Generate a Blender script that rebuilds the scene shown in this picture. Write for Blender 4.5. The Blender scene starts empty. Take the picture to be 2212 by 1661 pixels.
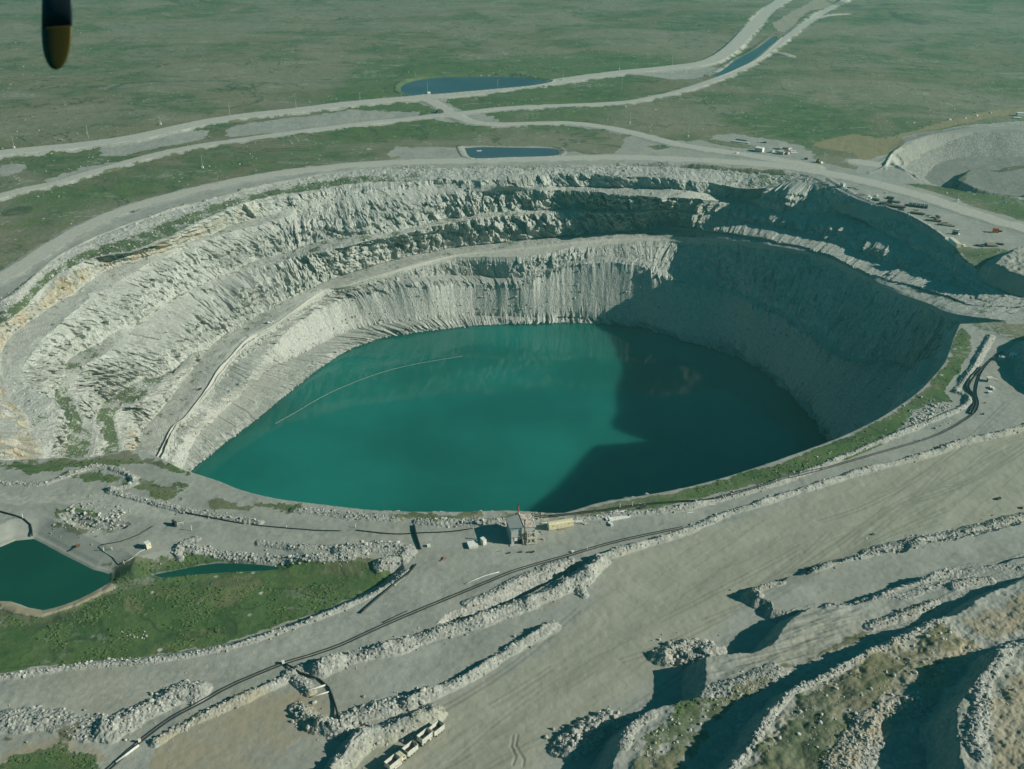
import bpy, math, random
import numpy as np
from math import radians, sin, cos, tan, pi
from mathutils import Vector

# ------------------------------------------------------------------ scene, camera, light
SC = bpy.context.scene
COL = SC.collection
CAM_H, PITCH, FOC = 260.0, 28.0, 2300.0          # metres, degrees below level, focal length for a 2212-wide frame
cam_d = bpy.data.cameras.new("camera"); cam = bpy.data.objects.new("camera", cam_d); COL.objects.link(cam)
cam.location = (0, 0, CAM_H); cam.rotation_euler = (radians(90 - PITCH), 0, 0)
cam_d.sensor_width = 36.0; cam_d.lens = 36.0 * FOC / 2212.0
cam_d.clip_start = 0.2; cam_d.clip_end = 60000
cam_d.dof.use_dof = True; cam_d.dof.focus_distance = 700; cam_d.dof.aperture_fstop = 5.0
SC.camera = cam
SUN_EL, SUN_AZ = 26.5, -10.0                      # azimuth from +X, counter-clockwise
W = bpy.data.worlds.new("World"); SC.world = W; W.use_nodes = True
nt = W.node_tree; sky = nt.nodes.new("ShaderNodeTexSky"); sky.sky_type = 'NISHITA'; sky.sun_disc = False
sky.sun_elevation = radians(SUN_EL); sky.sun_rotation = radians(90 - SUN_AZ); sky.air_density = 1.0; sky.dust_density = 0.6; sky.ozone_density = 1.6
bg = nt.nodes["Background"]; tint = nt.nodes.new("ShaderNodeMix"); tint.data_type = 'RGBA'; tint.blend_type = 'MULTIPLY'; tint.inputs[0].default_value = 1.0
nt.links.new(sky.outputs[0], tint.inputs[6]); tint.inputs[7].default_value = (0.03, 0.66, 0.70, 1)      # the sky as the green cabin glass lets it through
nt.links.new(tint.outputs[2], bg.inputs[0]); bg.inputs[1].default_value = 0.05
sun_d = bpy.data.lights.new("sun", 'SUN'); sun_d.energy = 5.0; sun_d.angle = radians(0.5); sun_d.color = (1.0, 0.97, 0.86)
sun = bpy.data.objects.new("sun", sun_d); COL.objects.link(sun)
sv = Vector((cos(radians(SUN_EL)) * cos(radians(SUN_AZ)), cos(radians(SUN_EL)) * sin(radians(SUN_AZ)), sin(radians(SUN_EL))))
sun.rotation_euler = sv.to_track_quat('Z', 'Y').to_euler(); sun.location = (400, 200, 500)
SC.view_settings.view_transform = 'Standard'; SC.view_settings.look = 'None'
SC.view_settings.exposure = 0.2; SC.view_settings.gamma = 1.0
SC.render.engine = 'CYCLES'
SC.cycles.max_bounces = 5; SC.cycles.diffuse_bounces = 3; SC.cycles.glossy_bounces = 2; SC.cycles.volume_bounces = 0
SC.cycles.transparent_max_bounces = 4; SC.cycles.caustics_reflective = False; SC.cycles.caustics_refractive = False

_p = radians(PITCH)
def at(px, py, z=0.0):
    """map a sight line of the survey photo to the point where it meets height z"""
    dx = (px - 1106.0) / FOC; dy = (830.5 - py) / FOC
    vx, vy, vz = dx, cos(_p) + dy * sin(_p), -sin(_p) + dy * cos(_p)
    t = (z - CAM_H) / vz
    return np.array([vx * t, vy * t, z])
def atl(pts, z=0.0): return np.array([at(p[0], p[1], p[2] if len(p) > 2 else z) for p in pts])

# ------------------------------------------------------------------ numpy noise
def _hash(ix, iy, seed):
    h = (ix.astype(np.int64) * 374761393 + iy.astype(np.int64) * 668265263 + seed * 1442695041) & 0xFFFFFFFF
    h = ((h ^ (h >> 13)) * 1274126177) & 0xFFFFFFFF
    h = ((h ^ (h >> 16)) * 2246822519) & 0xFFFFFFFF
    return ((h ^ (h >> 15)) & 0xFFFFFF).astype(np.float32) / 16777216.0
def vnoise(x, y, seed=0):
    ix = np.floor(x); iy = np.floor(y); fx = (x - ix).astype(np.float32); fy = (y - iy).astype(np.float32)
    fx = fx * fx * (3 - 2 * fx); fy = fy * fy * (3 - 2 * fy)
    a = _hash(ix, iy, seed); b = _hash(ix + 1, iy, seed); c = _hash(ix, iy + 1, seed); d = _hash(ix + 1, iy + 1, seed)
    return (a + (b - a) * fx) * (1 - fy) + (c + (d - c) * fx) * fy
def fbm(x, y, scale, octv=4, seed=0, gain=0.5):
    s = 0; a = 1.0; t = 0; f = 1.0 / scale
    for o in range(octv):
        s = s + a * (vnoise(x * f + 17.3 * o, y * f - 9.1 * o, seed + o * 7) - 0.5) * 2; t += a; a *= gain; f *= 2.03
    return s / t
def cells(x, y, seed=0):
    """nearest jittered lattice cell: its random value, and the gap between nearest and second nearest"""
    ix = np.floor(x); iy = np.floor(y)
    d1 = np.full(x.shape, 9.0, np.float32); d2 = d1.copy(); r = np.zeros(x.shape, np.float32)
    for ox in (-1, 0, 1):
        for oy in (-1, 0, 1):
            cx = ix + ox; cy = iy + oy
            dx = cx + 0.15 + 0.7 * _hash(cx, cy, seed) - x; dy = cy + 0.15 + 0.7 * _hash(cx, cy, seed + 5) - y
            d = np.sqrt(dx * dx + dy * dy).astype(np.float32)
            nr = d < d1
            d2 = np.where(nr, d1, np.minimum(d2, d)); r = np.where(nr, _hash(cx, cy, seed + 11), r); d1 = np.where(nr, d, d1)
    return r, d2 - d1, d1
def facets(x, y, seed=0):
    """relief of broken blocks: each cell is a plane with its own offset and tilt"""
    ix = np.floor(x); iy = np.floor(y); d1 = np.full(x.shape, 9.0, np.float32); h = np.zeros(x.shape, np.float32)
    for ox in (-1, 0, 1):
        for oy in (-1, 0, 1):
            cx = ix + ox; cy = iy + oy; dx = cx + 0.1 + 0.8 * _hash(cx, cy, seed) - x; dy = cy + 0.1 + 0.8 * _hash(cx, cy, seed + 5) - y
            d = np.maximum(np.abs(dx) * 1.1, np.abs(dy)) + 0.35 * np.abs(dx + dy); nr = d < d1
            h = np.where(nr, (_hash(cx, cy, seed + 11) - 0.5) + dx * (_hash(cx, cy, seed + 17) - 0.5) * 2.2 + dy * (_hash(cx, cy, seed + 23) - 0.5) * 1.4, h); d1 = np.where(nr, d, d1)
    return h
def sst(a, b, x):
    t = np.clip((x - a) / (b - a), 0, 1); return t * t * (3 - 2 * t)
def smooth_line(p, step):
    """Catmull-Rom resample of a polyline (n,k) at about `step`"""
    p = np.asarray(p, float)
    q = np.vstack([2 * p[0] - p[1], p, 2 * p[-1] - p[-2]]); out = []
    for i in range(1, len(q) - 2):
        n = max(1, int(np.linalg.norm(q[i + 1][:2] - q[i][:2]) / step)); t = (np.arange(n) / n)[:, None]
        out.append(0.5 * (2 * q[i] + (q[i + 1] - q[i - 1]) * t + (2 * q[i - 1] - 5 * q[i] + 4 * q[i + 1] - q[i + 2]) * t ** 2 + (3 * q[i] - q[i - 1] - 3 * q[i + 1] + q[i + 2]) * t ** 3))
    out.append(p[-1:]); return np.vstack(out)

# ------------------------------------------------------------------ materials
MATS = {}
class NT:
    def __init__(s, name):
        s.m = bpy.data.materials.new(name); s.m.use_nodes = True; s.t = s.m.node_tree; s.b = s.t.nodes["Principled BSDF"]; MATS[name] = s.m
        s.b.inputs['Specular IOR Level'].default_value = 0.25
    def n(s, typ, **k):
        o = s.t.nodes.new(typ)
        for a, v in k.items(): setattr(o, a, v)
        return o
    def l(s, a, b): s.t.links.new(a, b)
    def val(s, i, v):
        if hasattr(v, 'is_output'): s.l(v, i)
        else: i.default_value = v
    def pos(s, sc=(1, 1, 1), attr=None):
        g = s.n("ShaderNodeNewGeometry").outputs['Position']
        if sc == (1, 1, 1): return g
        m = s.n("ShaderNodeVectorMath", operation='MULTIPLY'); s.l(g, m.inputs[0]); m.inputs[1].default_value = sc; return m.outputs[0]
    def noise(s, v, scale, det=4, rough=0.55, dist=0.0):
        o = s.n("ShaderNodeTexNoise"); s.l(v, o.inputs['Vector']); o.inputs['Scale'].default_value = scale; o.inputs['Detail'].default_value = det; o.inputs['Roughness'].default_value = rough; o.inputs['Distortion'].default_value = dist
        return o.outputs[0]
    def vor(s, v, scale, out='Distance', feat='F1'):
        o = s.n("ShaderNodeTexVoronoi", feature=feat); s.l(v, o.inputs['Vector']); o.inputs['Scale'].default_value = scale; return o.outputs[out]
    def math(s, op, a, b=0.0, c=0.0, clamp=False):
        o = s.n("ShaderNodeMath", operation=op, use_clamp=clamp); s.val(o.inputs[0], a); s.val(o.inputs[1], b); s.val(o.inputs[2], c); return o.outputs[0]
    def ramp(s, f, lo, hi, a=0.0, b=1.0):
        o = s.n("ShaderNodeMapRange", clamp=True, interpolation_type='SMOOTHSTEP'); s.val(o.inputs[0], f); o.inputs[1].default_value = lo; o.inputs[2].default_value = hi; o.inputs[3].default_value = a; o.inputs[4].default_value = b; return o.outputs[0]
    def mix(s, f, a, b):
        o = s.n("ShaderNodeMix", data_type='RGBA'); s.val(o.inputs[0], f)
        for i, v in ((6, a), (7, b)):
            if isinstance(v, tuple): o.inputs[i].default_value = (*v, 1) if len(v) == 3 else v
            else: s.l(v, o.inputs[i])
        return o.outputs[2]
    def scale(s, c, f):
        o = s.n("ShaderNodeMix", data_type='RGBA', blend_type='MULTIPLY'); o.inputs[0].default_value = 1.0; s.l(c, o.inputs[6])
        g = s.n("ShaderNodeCombineColor")
        for i in range(3): s.val(g.inputs[i], f)
        s.l(g.outputs[0], o.inputs[7]); return o.outputs[2]
    def attr(s, name):
        a = s.n("ShaderNodeAttribute", attribute_name=name); sp = s.n("ShaderNodeSeparateColor"); s.l(a.outputs['Color'], sp.inputs[0])
        return sp.outputs[0], sp.outputs[1], sp.outputs[2], a.outputs['Alpha']
    def bump(s, h, dist, strength=1.0):
        o = s.n("ShaderNodeBump"); s.l(h, o.inputs['Height']); o.inputs['Distance'].default_value = dist; o.inputs['Strength'].default_value = strength; s.l(o.outputs[0], s.b.inputs['Normal'])
    def out(s, c, rough=0.9, metal=0.0):
        s.val(s.b.inputs['Base Color'], (*c, 1) if isinstance(c, tuple) else c); s.val(s.b.inputs['Roughness'], rough); s.b.inputs['Metallic'].default_value = metal; return s.m

def plain(name, c, rough=0.7, var=0.25, metal=0.0, sc=1.2):
    k = NT(name); v = k.pos(); a = k.noise(v, sc, 4, 0.6); f = k.ramp(a, 0.3, 0.75)
    lo = tuple(x * (1 - var) for x in c); hi = tuple(min(1, x * (1 + var * 0.5)) for x in c)
    return k.out(k.mix(f, lo, hi), rough, metal)

def mat_terrain():
    k = NT("ground_cover"); v = k.pos()
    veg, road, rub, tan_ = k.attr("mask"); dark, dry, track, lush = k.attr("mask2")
    n1 = k.noise(v, 0.012, 5, 0.6, 0.6); n2 = k.noise(v, 0.06, 5, 0.62); n3 = k.noise(v, 0.4, 4, 0.6); n4 = k.noise(v, 2.2, 3, 0.6)
    # gravel
    g = k.mix(k.ramp(n2, 0.3, 0.7), (0.235, 0.245, 0.215), (0.325, 0.33, 0.285)); g = k.mix(k.ramp(n3, 0.35, 0.75, 0, 0.45), g, (0.385, 0.385, 0.33))
    g = k.mix(k.ramp(n1, 0.45, 0.7, 0, 0.4), g, (0.31, 0.29, 0.215)); g = k.mix(k.ramp(k.noise(v, 0.035, 4, 0.6, 1.0), 0.52, 0.72, 0, 0.5), g, (0.40, 0.405, 0.36)); g = k.mix(k.ramp(k.noise(k.pos((1.3, 0.8, 1)), 0.05, 5, 0.7, 1.5), 0.56, 0.7, 0, 0.35), g, (0.20, 0.215, 0.185))
    # broken rock: cells of different grey with dark gaps
    ce = k.n("ShaderNodeTexVoronoi"); k.l(v, ce.inputs['Vector']); ce.inputs['Scale'].default_value = 0.8
    cr = k.n("ShaderNodeSeparateColor"); k.l(ce.outputs['Color'], cr.inputs[0])
    rc = k.mix(cr.outputs[0], (0.25, 0.255, 0.225), (0.40, 0.395, 0.35)); rc = k.mix(k.ramp(k.vor(v, 0.45), 0.5, 0.8, 0, 0.5), rc, (0.19, 0.195, 0.175))
    g = k.mix(k.ramp(k.math('ADD', rub, k.math('MULTIPLY', n3, 0.5)), 0.45, 0.8), g, rc)
    # tan soil
    g = k.mix(k.ramp(k.math('ADD', tan_, k.math('MULTIPLY', n2, 0.6)), 0.6, 1.05, 0, 0.85), g, k.mix(n3, (0.27, 0.22, 0.13), (0.36, 0.30, 0.19)))
    # compacted road
    rd = k.mix(k.ramp(n3, 0.3, 0.7), (0.39, 0.385, 0.33), (0.46, 0.45, 0.385))
    g = k.mix(k.ramp(k.math('ADD', road, k.math('MULTIPLY', k.math('SUBTRACT', n3, 0.5), 0.4)), 0.35, 0.7, 0, 0.95), g, rd)
    g = k.mix(k.math('MULTIPLY', track, 0.6), g, k.mix(n2, (0.31, 0.30, 0.21), (0.385, 0.37, 0.275)))
    # wheel tracks, streaks along the haul road
    m = k.n("ShaderNodeVectorRotate", rotation_type='Z_AXIS'); k.l(v, m.inputs['Vector']); m.inputs['Angle'].default_value = radians(-44)
    m2 = k.n("ShaderNodeVectorMath", operation='MULTIPLY'); k.l(m.outputs[0], m2.inputs[0]); m2.inputs[1].default_value = (0.03, 0.55, 1)
    st = k.noise(m2.outputs[0], 0.5, 5, 0.6, 0.5)
    g = k.mix(k.math('MULTIPLY', track, k.ramp(st, 0.5, 0.72, 0, 0.5)), g, (0.19, 0.185, 0.125))
    g = k.mix(k.math('MULTIPLY', track, k.ramp(st, 0.3, 0.46, 0.35, 0)), g, (0.39, 0.375, 0.28))
    # tundra
    t = k.mix(k.ramp(n2, 0.34, 0.66), (0.065, 0.108, 0.042), (0.12, 0.15, 0.068))
    t = k.mix(k.ramp(n1, 0.42, 0.60, 0, 0.8), t, k.mix(n3, (0.15, 0.14, 0.075), (0.215, 0.19, 0.115)))
    t = k.mix(k.ramp(n3, 0.52, 0.75, 0, 0.75), t, (0.035, 0.062, 0.022))
    t = k.mix(k.ramp(n4, 0.5, 0.8, 0, 0.5), t, (0.13, 0.14, 0.07))
    big = k.noise(k.pos((0.7, 1.3, 1)), 0.006, 4, 0.6, 0.8); t = k.mix(k.ramp(big, 0.43, 0.58, 0, 0.7), t, k.mix(n2, (0.18, 0.17, 0.115), (0.24, 0.225, 0.165)))
    lg = k.mix(k.ramp(n2, 0.33, 0.66), (0.04, 0.098, 0.026), (0.085, 0.145, 0.045)); lg = k.mix(k.ramp(k.noise(v, 0.045, 5, 0.65, 0.7), 0.52, 0.68, 0, 0.75), lg, (0.135, 0.15, 0.055)); lg = k.mix(k.ramp(k.noise(k.pos((1, 1.2, 2)), 0.09, 5, 0.7), 0.55, 0.7, 0, 0.7), lg, (0.028, 0.055, 0.022)); lg = k.mix(k.ramp(n3, 0.5, 0.75, 0, 0.6), lg, (0.03, 0.07, 0.022)); lg = k.mix(k.ramp(n4, 0.5, 0.8, 0, 0.45), lg, (0.12, 0.155, 0.06))
    t = k.mix(k.ramp(k.math('ADD', lush, k.math('MULTIPLY', k.math('SUBTRACT', n2, 0.5), 0.7)), 0.3, 0.7, 0, 0.9), t, lg)
    dl = k.math('ABSOLUTE', k.math('SUBTRACT', k.noise(k.pos((0.8, 1.2, 1)), 0.007, 4, 0.55, 1.5), 0.5)); t = k.mix(k.ramp(dl, 0.0, 0.012, 0.7, 0), t, (0.035, 0.065, 0.028))
    bf_ = k.math('MULTIPLY', k.ramp(k.noise(k.pos((0.8, 1.3, 1)), 0.018, 4, 0.65, 0.8), 0.56, 0.66), k.ramp(k.noise(v, 0.25, 5, 0.75), 0.48, 0.62)); t = k.mix(k.math('MULTIPLY', bf_, 0.75), t, (0.34, 0.34, 0.30))
    vl = k.n("ShaderNodeTexVoronoi"); k.l(v, vl.inputs['Vector']); vl.inputs['Scale'].default_value = 0.16
    vc = k.n("ShaderNodeSeparateColor"); k.l(vl.outputs['Color'], vc.inputs[0])
    rocky = k.math('MULTIPLY', k.ramp(vl.outputs['Distance'], 0.10, 0.20, 1, 0), k.ramp(k.math('ADD', vc.outputs[1], k.math('MULTIPLY', k.math('SUBTRACT', k.noise(v, 0.02, 3), 0.5), 1.6)), 0.86, 0.92))
    t = k.mix(rocky, t, (0.42, 0.42, 0.37))
    pale = k.noise(k.pos((0.6, 1.4, 1)), 0.03, 6, 0.72, 0.5); t = k.mix(k.ramp(pale, 0.57, 0.70, 0, 0.65), t, k.mix(n4, (0.2, 0.2, 0.15), (0.33, 0.33, 0.28)))
    t = k.mix(k.ramp(k.math('ADD', dry, k.math('MULTIPLY', n3, 0.4)), 0.5, 0.95, 0, 0.9), t, k.mix(n4, (0.19, 0.165, 0.08), (0.30, 0.26, 0.15)))
    e = k.math('ADD', veg, k.math('ADD', k.math('MULTIPLY', k.math('SUBTRACT', n2, 0.5), 0.9), k.math('MULTIPLY', k.math('SUBTRACT', n3, 0.5), 0.9)))
    c = k.mix(k.ramp(e, 0.40, 0.58), g, t)
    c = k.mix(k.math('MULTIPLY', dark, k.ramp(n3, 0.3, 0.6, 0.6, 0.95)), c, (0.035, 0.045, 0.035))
    rb = k.math('MULTIPLY', rub, k.math('SUBTRACT', 1.0, k.math('MULTIPLY', veg, 0.85)))
    h = k.math('ADD', k.math('MULTIPLY', n4, 0.25), k.math('ADD', k.math('MULTIPLY', n3, k.math('ADD', 0.22, k.math('MULTIPLY', veg, 0.7))), k.math('MULTIPLY', k.math('MULTIPLY', k.math('SUBTRACT', 1.0, ce.outputs['Distance']), rb), 1.3)))
    k.bump(h, 0.5, 0.7)
    return k.out(c, 0.93)

def mat_rock():
    k = NT("blasted_rock"); v = k.pos(); vs = k.pos((1, 1, 0.22))
    veg, road, rub, tan_ = k.attr("mask"); face, wet, _, _ = k.attr("mask2")
    n1 = k.noise(v, 0.03, 4, 0.6); n2 = k.noise(vs, 0.25, 5, 0.62, 0.4); n3 = k.noise(vs, 1.3, 4, 0.65); n4 = k.noise(v, 0.7, 4, 0.6)
    f = k.mix(k.ramp(n2, 0.3, 0.68), (0.33, 0.345, 0.31), (0.48, 0.485, 0.43)); f = k.mix(k.ramp(n3, 0.35, 0.7, 0, 0.55), f, (0.54, 0.54, 0.47))
    f = k.mix(k.ramp(k.noise(k.pos((1, 1, 0.12)), 0.35, 5, 0.7), 0.60, 0.72, 0, 0.6), f, (0.17, 0.185, 0.165))
    f = k.mix(k.ramp(k.math('ADD', tan_, k.math('MULTIPLY', k.math('SUBTRACT', k.noise(vs, 0.12, 4, 0.6), 0.5), 1.6)), 0.5, 0.95, 0, 0.8), f, k.mix(n3, (0.33, 0.25, 0.145), (0.52, 0.44, 0.29)))
    f = k.mix(k.ramp(n4, 0.55, 0.75, 0, 0.4), f, (0.22, 0.235, 0.2))
    f = k.mix(k.ramp(k.noise(k.pos((1, 1, 0.6)), 0.16, 5, 0.68, 0.8), 0.53, 0.68, 0, 0.75), f, (0.20, 0.215, 0.185))
    f = k.mix(k.ramp(k.vor(k.pos((1, 1, 0.45)), 0.33, 'Distance', 'DISTANCE_TO_EDGE'), 0.0, 0.05, 0.6, 0), f, (0.13, 0.14, 0.12))
    f = k.mix(k.ramp(k.noise(k.pos((1, 1, 0.5)), 0.045, 4, 0.6, 1.2), 0.48, 0.64, 0, 0.55), f, (0.25, 0.265, 0.23))
    b = k.mix(k.ramp(n4, 0.3, 0.72), (0.33, 0.34, 0.305), (0.45, 0.45, 0.40))
    ce = k.n("ShaderNodeTexVoronoi"); k.l(v, ce.inputs['Vector']); ce.inputs['Scale'].default_value = 0.9
    cr = k.n("ShaderNodeSeparateColor"); k.l(ce.outputs['Color'], cr.inputs[0])
    b = k.mix(k.math('MULTIPLY', rub, 0.8), b, k.mix(cr.outputs[0], (0.29, 0.30, 0.27), (0.50, 0.495, 0.44)))
    b = k.mix(k.ramp(k.math('ADD', road, k.math('MULTIPLY', k.math('SUBTRACT', n4, 0.5), 0.3)), 0.35, 0.65), b, k.mix(n4, (0.42, 0.41, 0.35), (0.49, 0.48, 0.41)))
    c = k.mix(k.ramp(k.math('ADD', face, k.math('MULTIPLY', k.math('SUBTRACT', n4, 0.5), 0.5)), 0.35, 0.65), b, f)
    e = k.math('ADD', veg, k.math('ADD', k.math('MULTIPLY', k.math('SUBTRACT', k.noise(v, 0.09, 4, 0.6), 0.5), 1.1), k.math('MULTIPLY', k.math('SUBTRACT', n4, 0.5), 0.8)))
    c = k.mix(k.ramp(e, 0.52, 0.68, 0, 0.92), c, k.mix(n4, (0.045, 0.08, 0.025), (0.10, 0.14, 0.05)))
    c = k.mix(k.math('MULTIPLY', wet, 0.6), c, (0.1, 0.11, 0.085))
    h = k.math('ADD', k.math('MULTIPLY', n3, 0.6), k.math('ADD', n2, k.math('MULTIPLY', k.vor(vs, 0.9, 'Distance', 'DISTANCE_TO_EDGE'), 0.5)))
    k.bump(h, 0.9, 0.9)
    return k.out(c, 0.9)

def mat_water(name, col, rough, bump=0.02, spec=0.5):
    k = NT(name); v = k.pos(); n = k.noise(v, 0.012, 3, 0.5); c = k.mix(k.ramp(n, 0.3, 0.7), tuple(x * 0.78 for x in col), tuple(x * 1.18 for x in col))
    w = k.noise(k.pos((1, 1.6, 1)), 0.5, 3, 0.6); k.bump(w, bump, 0.5); k.b.inputs['IOR'].default_value = 1.33; k.b.inputs['Specular IOR Level'].default_value = spec
    return k.out(c, rough)
M = {}
M['terrain'] = mat_terrain(); M['rock'] = mat_rock()
M['lake'] = mat_water("pit_water", (0.012, 0.145, 0.115), 0.05)
_w = M['lake'].node_tree.nodes['Principled BSDF']; _w.subsurface_method = 'BURLEY'; _w.inputs['Subsurface Weight'].default_value = 1.0; _w.inputs['Subsurface Radius'].default_value = (8.0, 20.0, 20.0); _w.inputs['Subsurface Scale'].default_value = 1.0
M['pond'] = mat_water("pond_water", (0.055, 0.10, 0.125), 0.35)
M['tarn'] = mat_water("shallow_green_water", (0.01, 0.07, 0.045), 0.15)
def mat_rubble():
    k = NT("loose_rock"); v = k.pos(); oi = k.n("ShaderNodeNewGeometry").outputs['Random Per Island']; n = k.noise(v, 1.5, 4, 0.6)
    c = k.mix(oi, (0.26, 0.265, 0.235), (0.50, 0.49, 0.43)); c = k.mix(k.ramp(n, 0.4, 0.8, 0, 0.5), c, (0.35, 0.33, 0.26)); k.bump(n, 0.2, 0.6); return k.out(c, 0.92)
M['rubble'] = mat_rubble()
M['white'] = plain("white_paint", (0.78, 0.77, 0.71), 0.5, 0.18); M['cream'] = plain("cream_paint", (0.72, 0.66, 0.5), 0.55, 0.2)
M['yellow'] = plain("faded_yellow_paint", (0.70, 0.62, 0.40), 0.55, 0.2); M['grey'] = plain("grey_cladding", (0.46, 0.47, 0.44), 0.6, 0.15)
M['dark'] = plain("dark_steel", (0.05, 0.055, 0.05), 0.6, 0.4); M['black'] = plain("black_poly_pipe", (0.022, 0.026, 0.026), 0.45, 0.3)
M['tyre'] = plain("tyre_rubber", (0.06, 0.06, 0.055), 0.85, 0.3); M['hub'] = plain("dusty_wheel", (0.34, 0.34, 0.29), 0.8, 0.25)
M['bin'] = plain("dusty_bin_paint", (0.62, 0.60, 0.52), 0.65, 0.25); M['bininside'] = plain("worn_bin_floor", (0.17, 0.155, 0.13), 0.8, 0.35)
M['cab'] = plain("dusty_cream_cab", (0.62, 0.57, 0.38), 0.5, 0.2); M['glass'] = plain("dark_glass", (0.02, 0.025, 0.03), 0.15, 0.3)
M['orange'] = plain("orange_paint", (0.62, 0.20, 0.05), 0.5, 0.25); M['red'] = plain("faded_red_paint", (0.52, 0.13, 0.06), 0.55, 0.25)
M['rust'] = plain("rusted_steel", (0.26, 0.13, 0.065), 0.85, 0.45, sc=2.5); M['wood'] = plain("weathered_timber", (0.30, 0.25, 0.17), 0.85, 0.3)
M['pipe'] = plain("pale_pipe", (0.62, 0.61, 0.55), 0.55, 0.2); M['galv'] = plain("galvanised_steel", (0.52, 0.53, 0.50), 0.5, 0.2, 0.2)
M['tarp'] = plain("dark_green_tarpaulin", (0.06, 0.075, 0.06), 0.8, 0.4); M['concrete'] = plain("concrete", (0.45, 0.44, 0.39), 0.85, 0.2)
M['brown'] = plain("brown_liner", (0.11, 0.09, 0.07), 0.85, 0.35); M['pink'] = plain("primer_pink_steel", (0.60, 0.44, 0.34), 0.7, 0.25)
def mat_roofsheet():
    k = NT("rusty_roof_sheet"); v = k.n("ShaderNodeTexCoord").outputs['Object']; n = k.noise(v, 0.8, 5, 0.65)
    wv = k.n("ShaderNodeTexWave", bands_direction='X'); k.l(v, wv.inputs[0]); wv.inputs[1].default_value = 0.55; k.bump(wv.outputs[1], 0.08, 1)
    c = k.mix(k.ramp(n, 0.42, 0.6), (0.5, 0.47, 0.4), (0.27, 0.16, 0.10)); c = k.mix(k.ramp(wv.outputs[1], 0.5, 0.9, 0, 0.45), c, (0.62, 0.57, 0.48)); return k.out(c, 0.8)
M['roofsheet'] = mat_roofsheet()
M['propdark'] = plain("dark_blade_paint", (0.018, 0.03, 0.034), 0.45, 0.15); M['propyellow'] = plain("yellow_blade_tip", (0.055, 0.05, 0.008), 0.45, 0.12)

# ------------------------------------------------------------------ big meshes
def link(name, me, mat=None, parent=None):
    o = bpy.data.objects.new(name, me); COL.objects.link(o)
    if mat: me.materials.append(mat)
    if parent: o.parent = parent
    return o
def tag(o, label=None, cat=None, group=None, kind=None):
    if label: o["label"] = label
    if cat: o["category"] = cat
    if group: o["group"] = group
    if kind: o["kind"] = kind
    return o
def big_mesh(name, co, faces, smooth=True, attrs=None):
    """co (n,3), faces (m,k) arrays"""
    me = bpy.data.meshes.new(name); n = len(co); m, kk = faces.shape
    me.vertices.add(n); me.vertices.foreach_set("co", np.ascontiguousarray(co, np.float32).ravel())
    me.loops.add(m * kk); me.loops.foreach_set("vertex_index", np.ascontiguousarray(faces, np.int32).ravel())
    me.polygons.add(m); me.polygons.foreach_set("loop_start", np.arange(0, m * kk, kk, dtype=np.int32))
    me.polygons.foreach_set("use_smooth", np.full(m, smooth, bool))
    me.update(calc_edges=True)
    for nm, arr in (attrs or {}).items():
        a = me.attributes.new(nm, 'FLOAT_COLOR', 'POINT'); a.data.foreach_set("color", np.ascontiguousarray(arr, np.float32).ravel())
    return me
def grid_faces(nr, nc):
    i = np.arange(nr * nc, dtype=np.int32).reshape(nr, nc)
    return np.stack([i[:-1, :-1], i[:-1, 1:], i[1:, 1:], i[1:, :-1]], -1).reshape(-1, 4)
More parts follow.
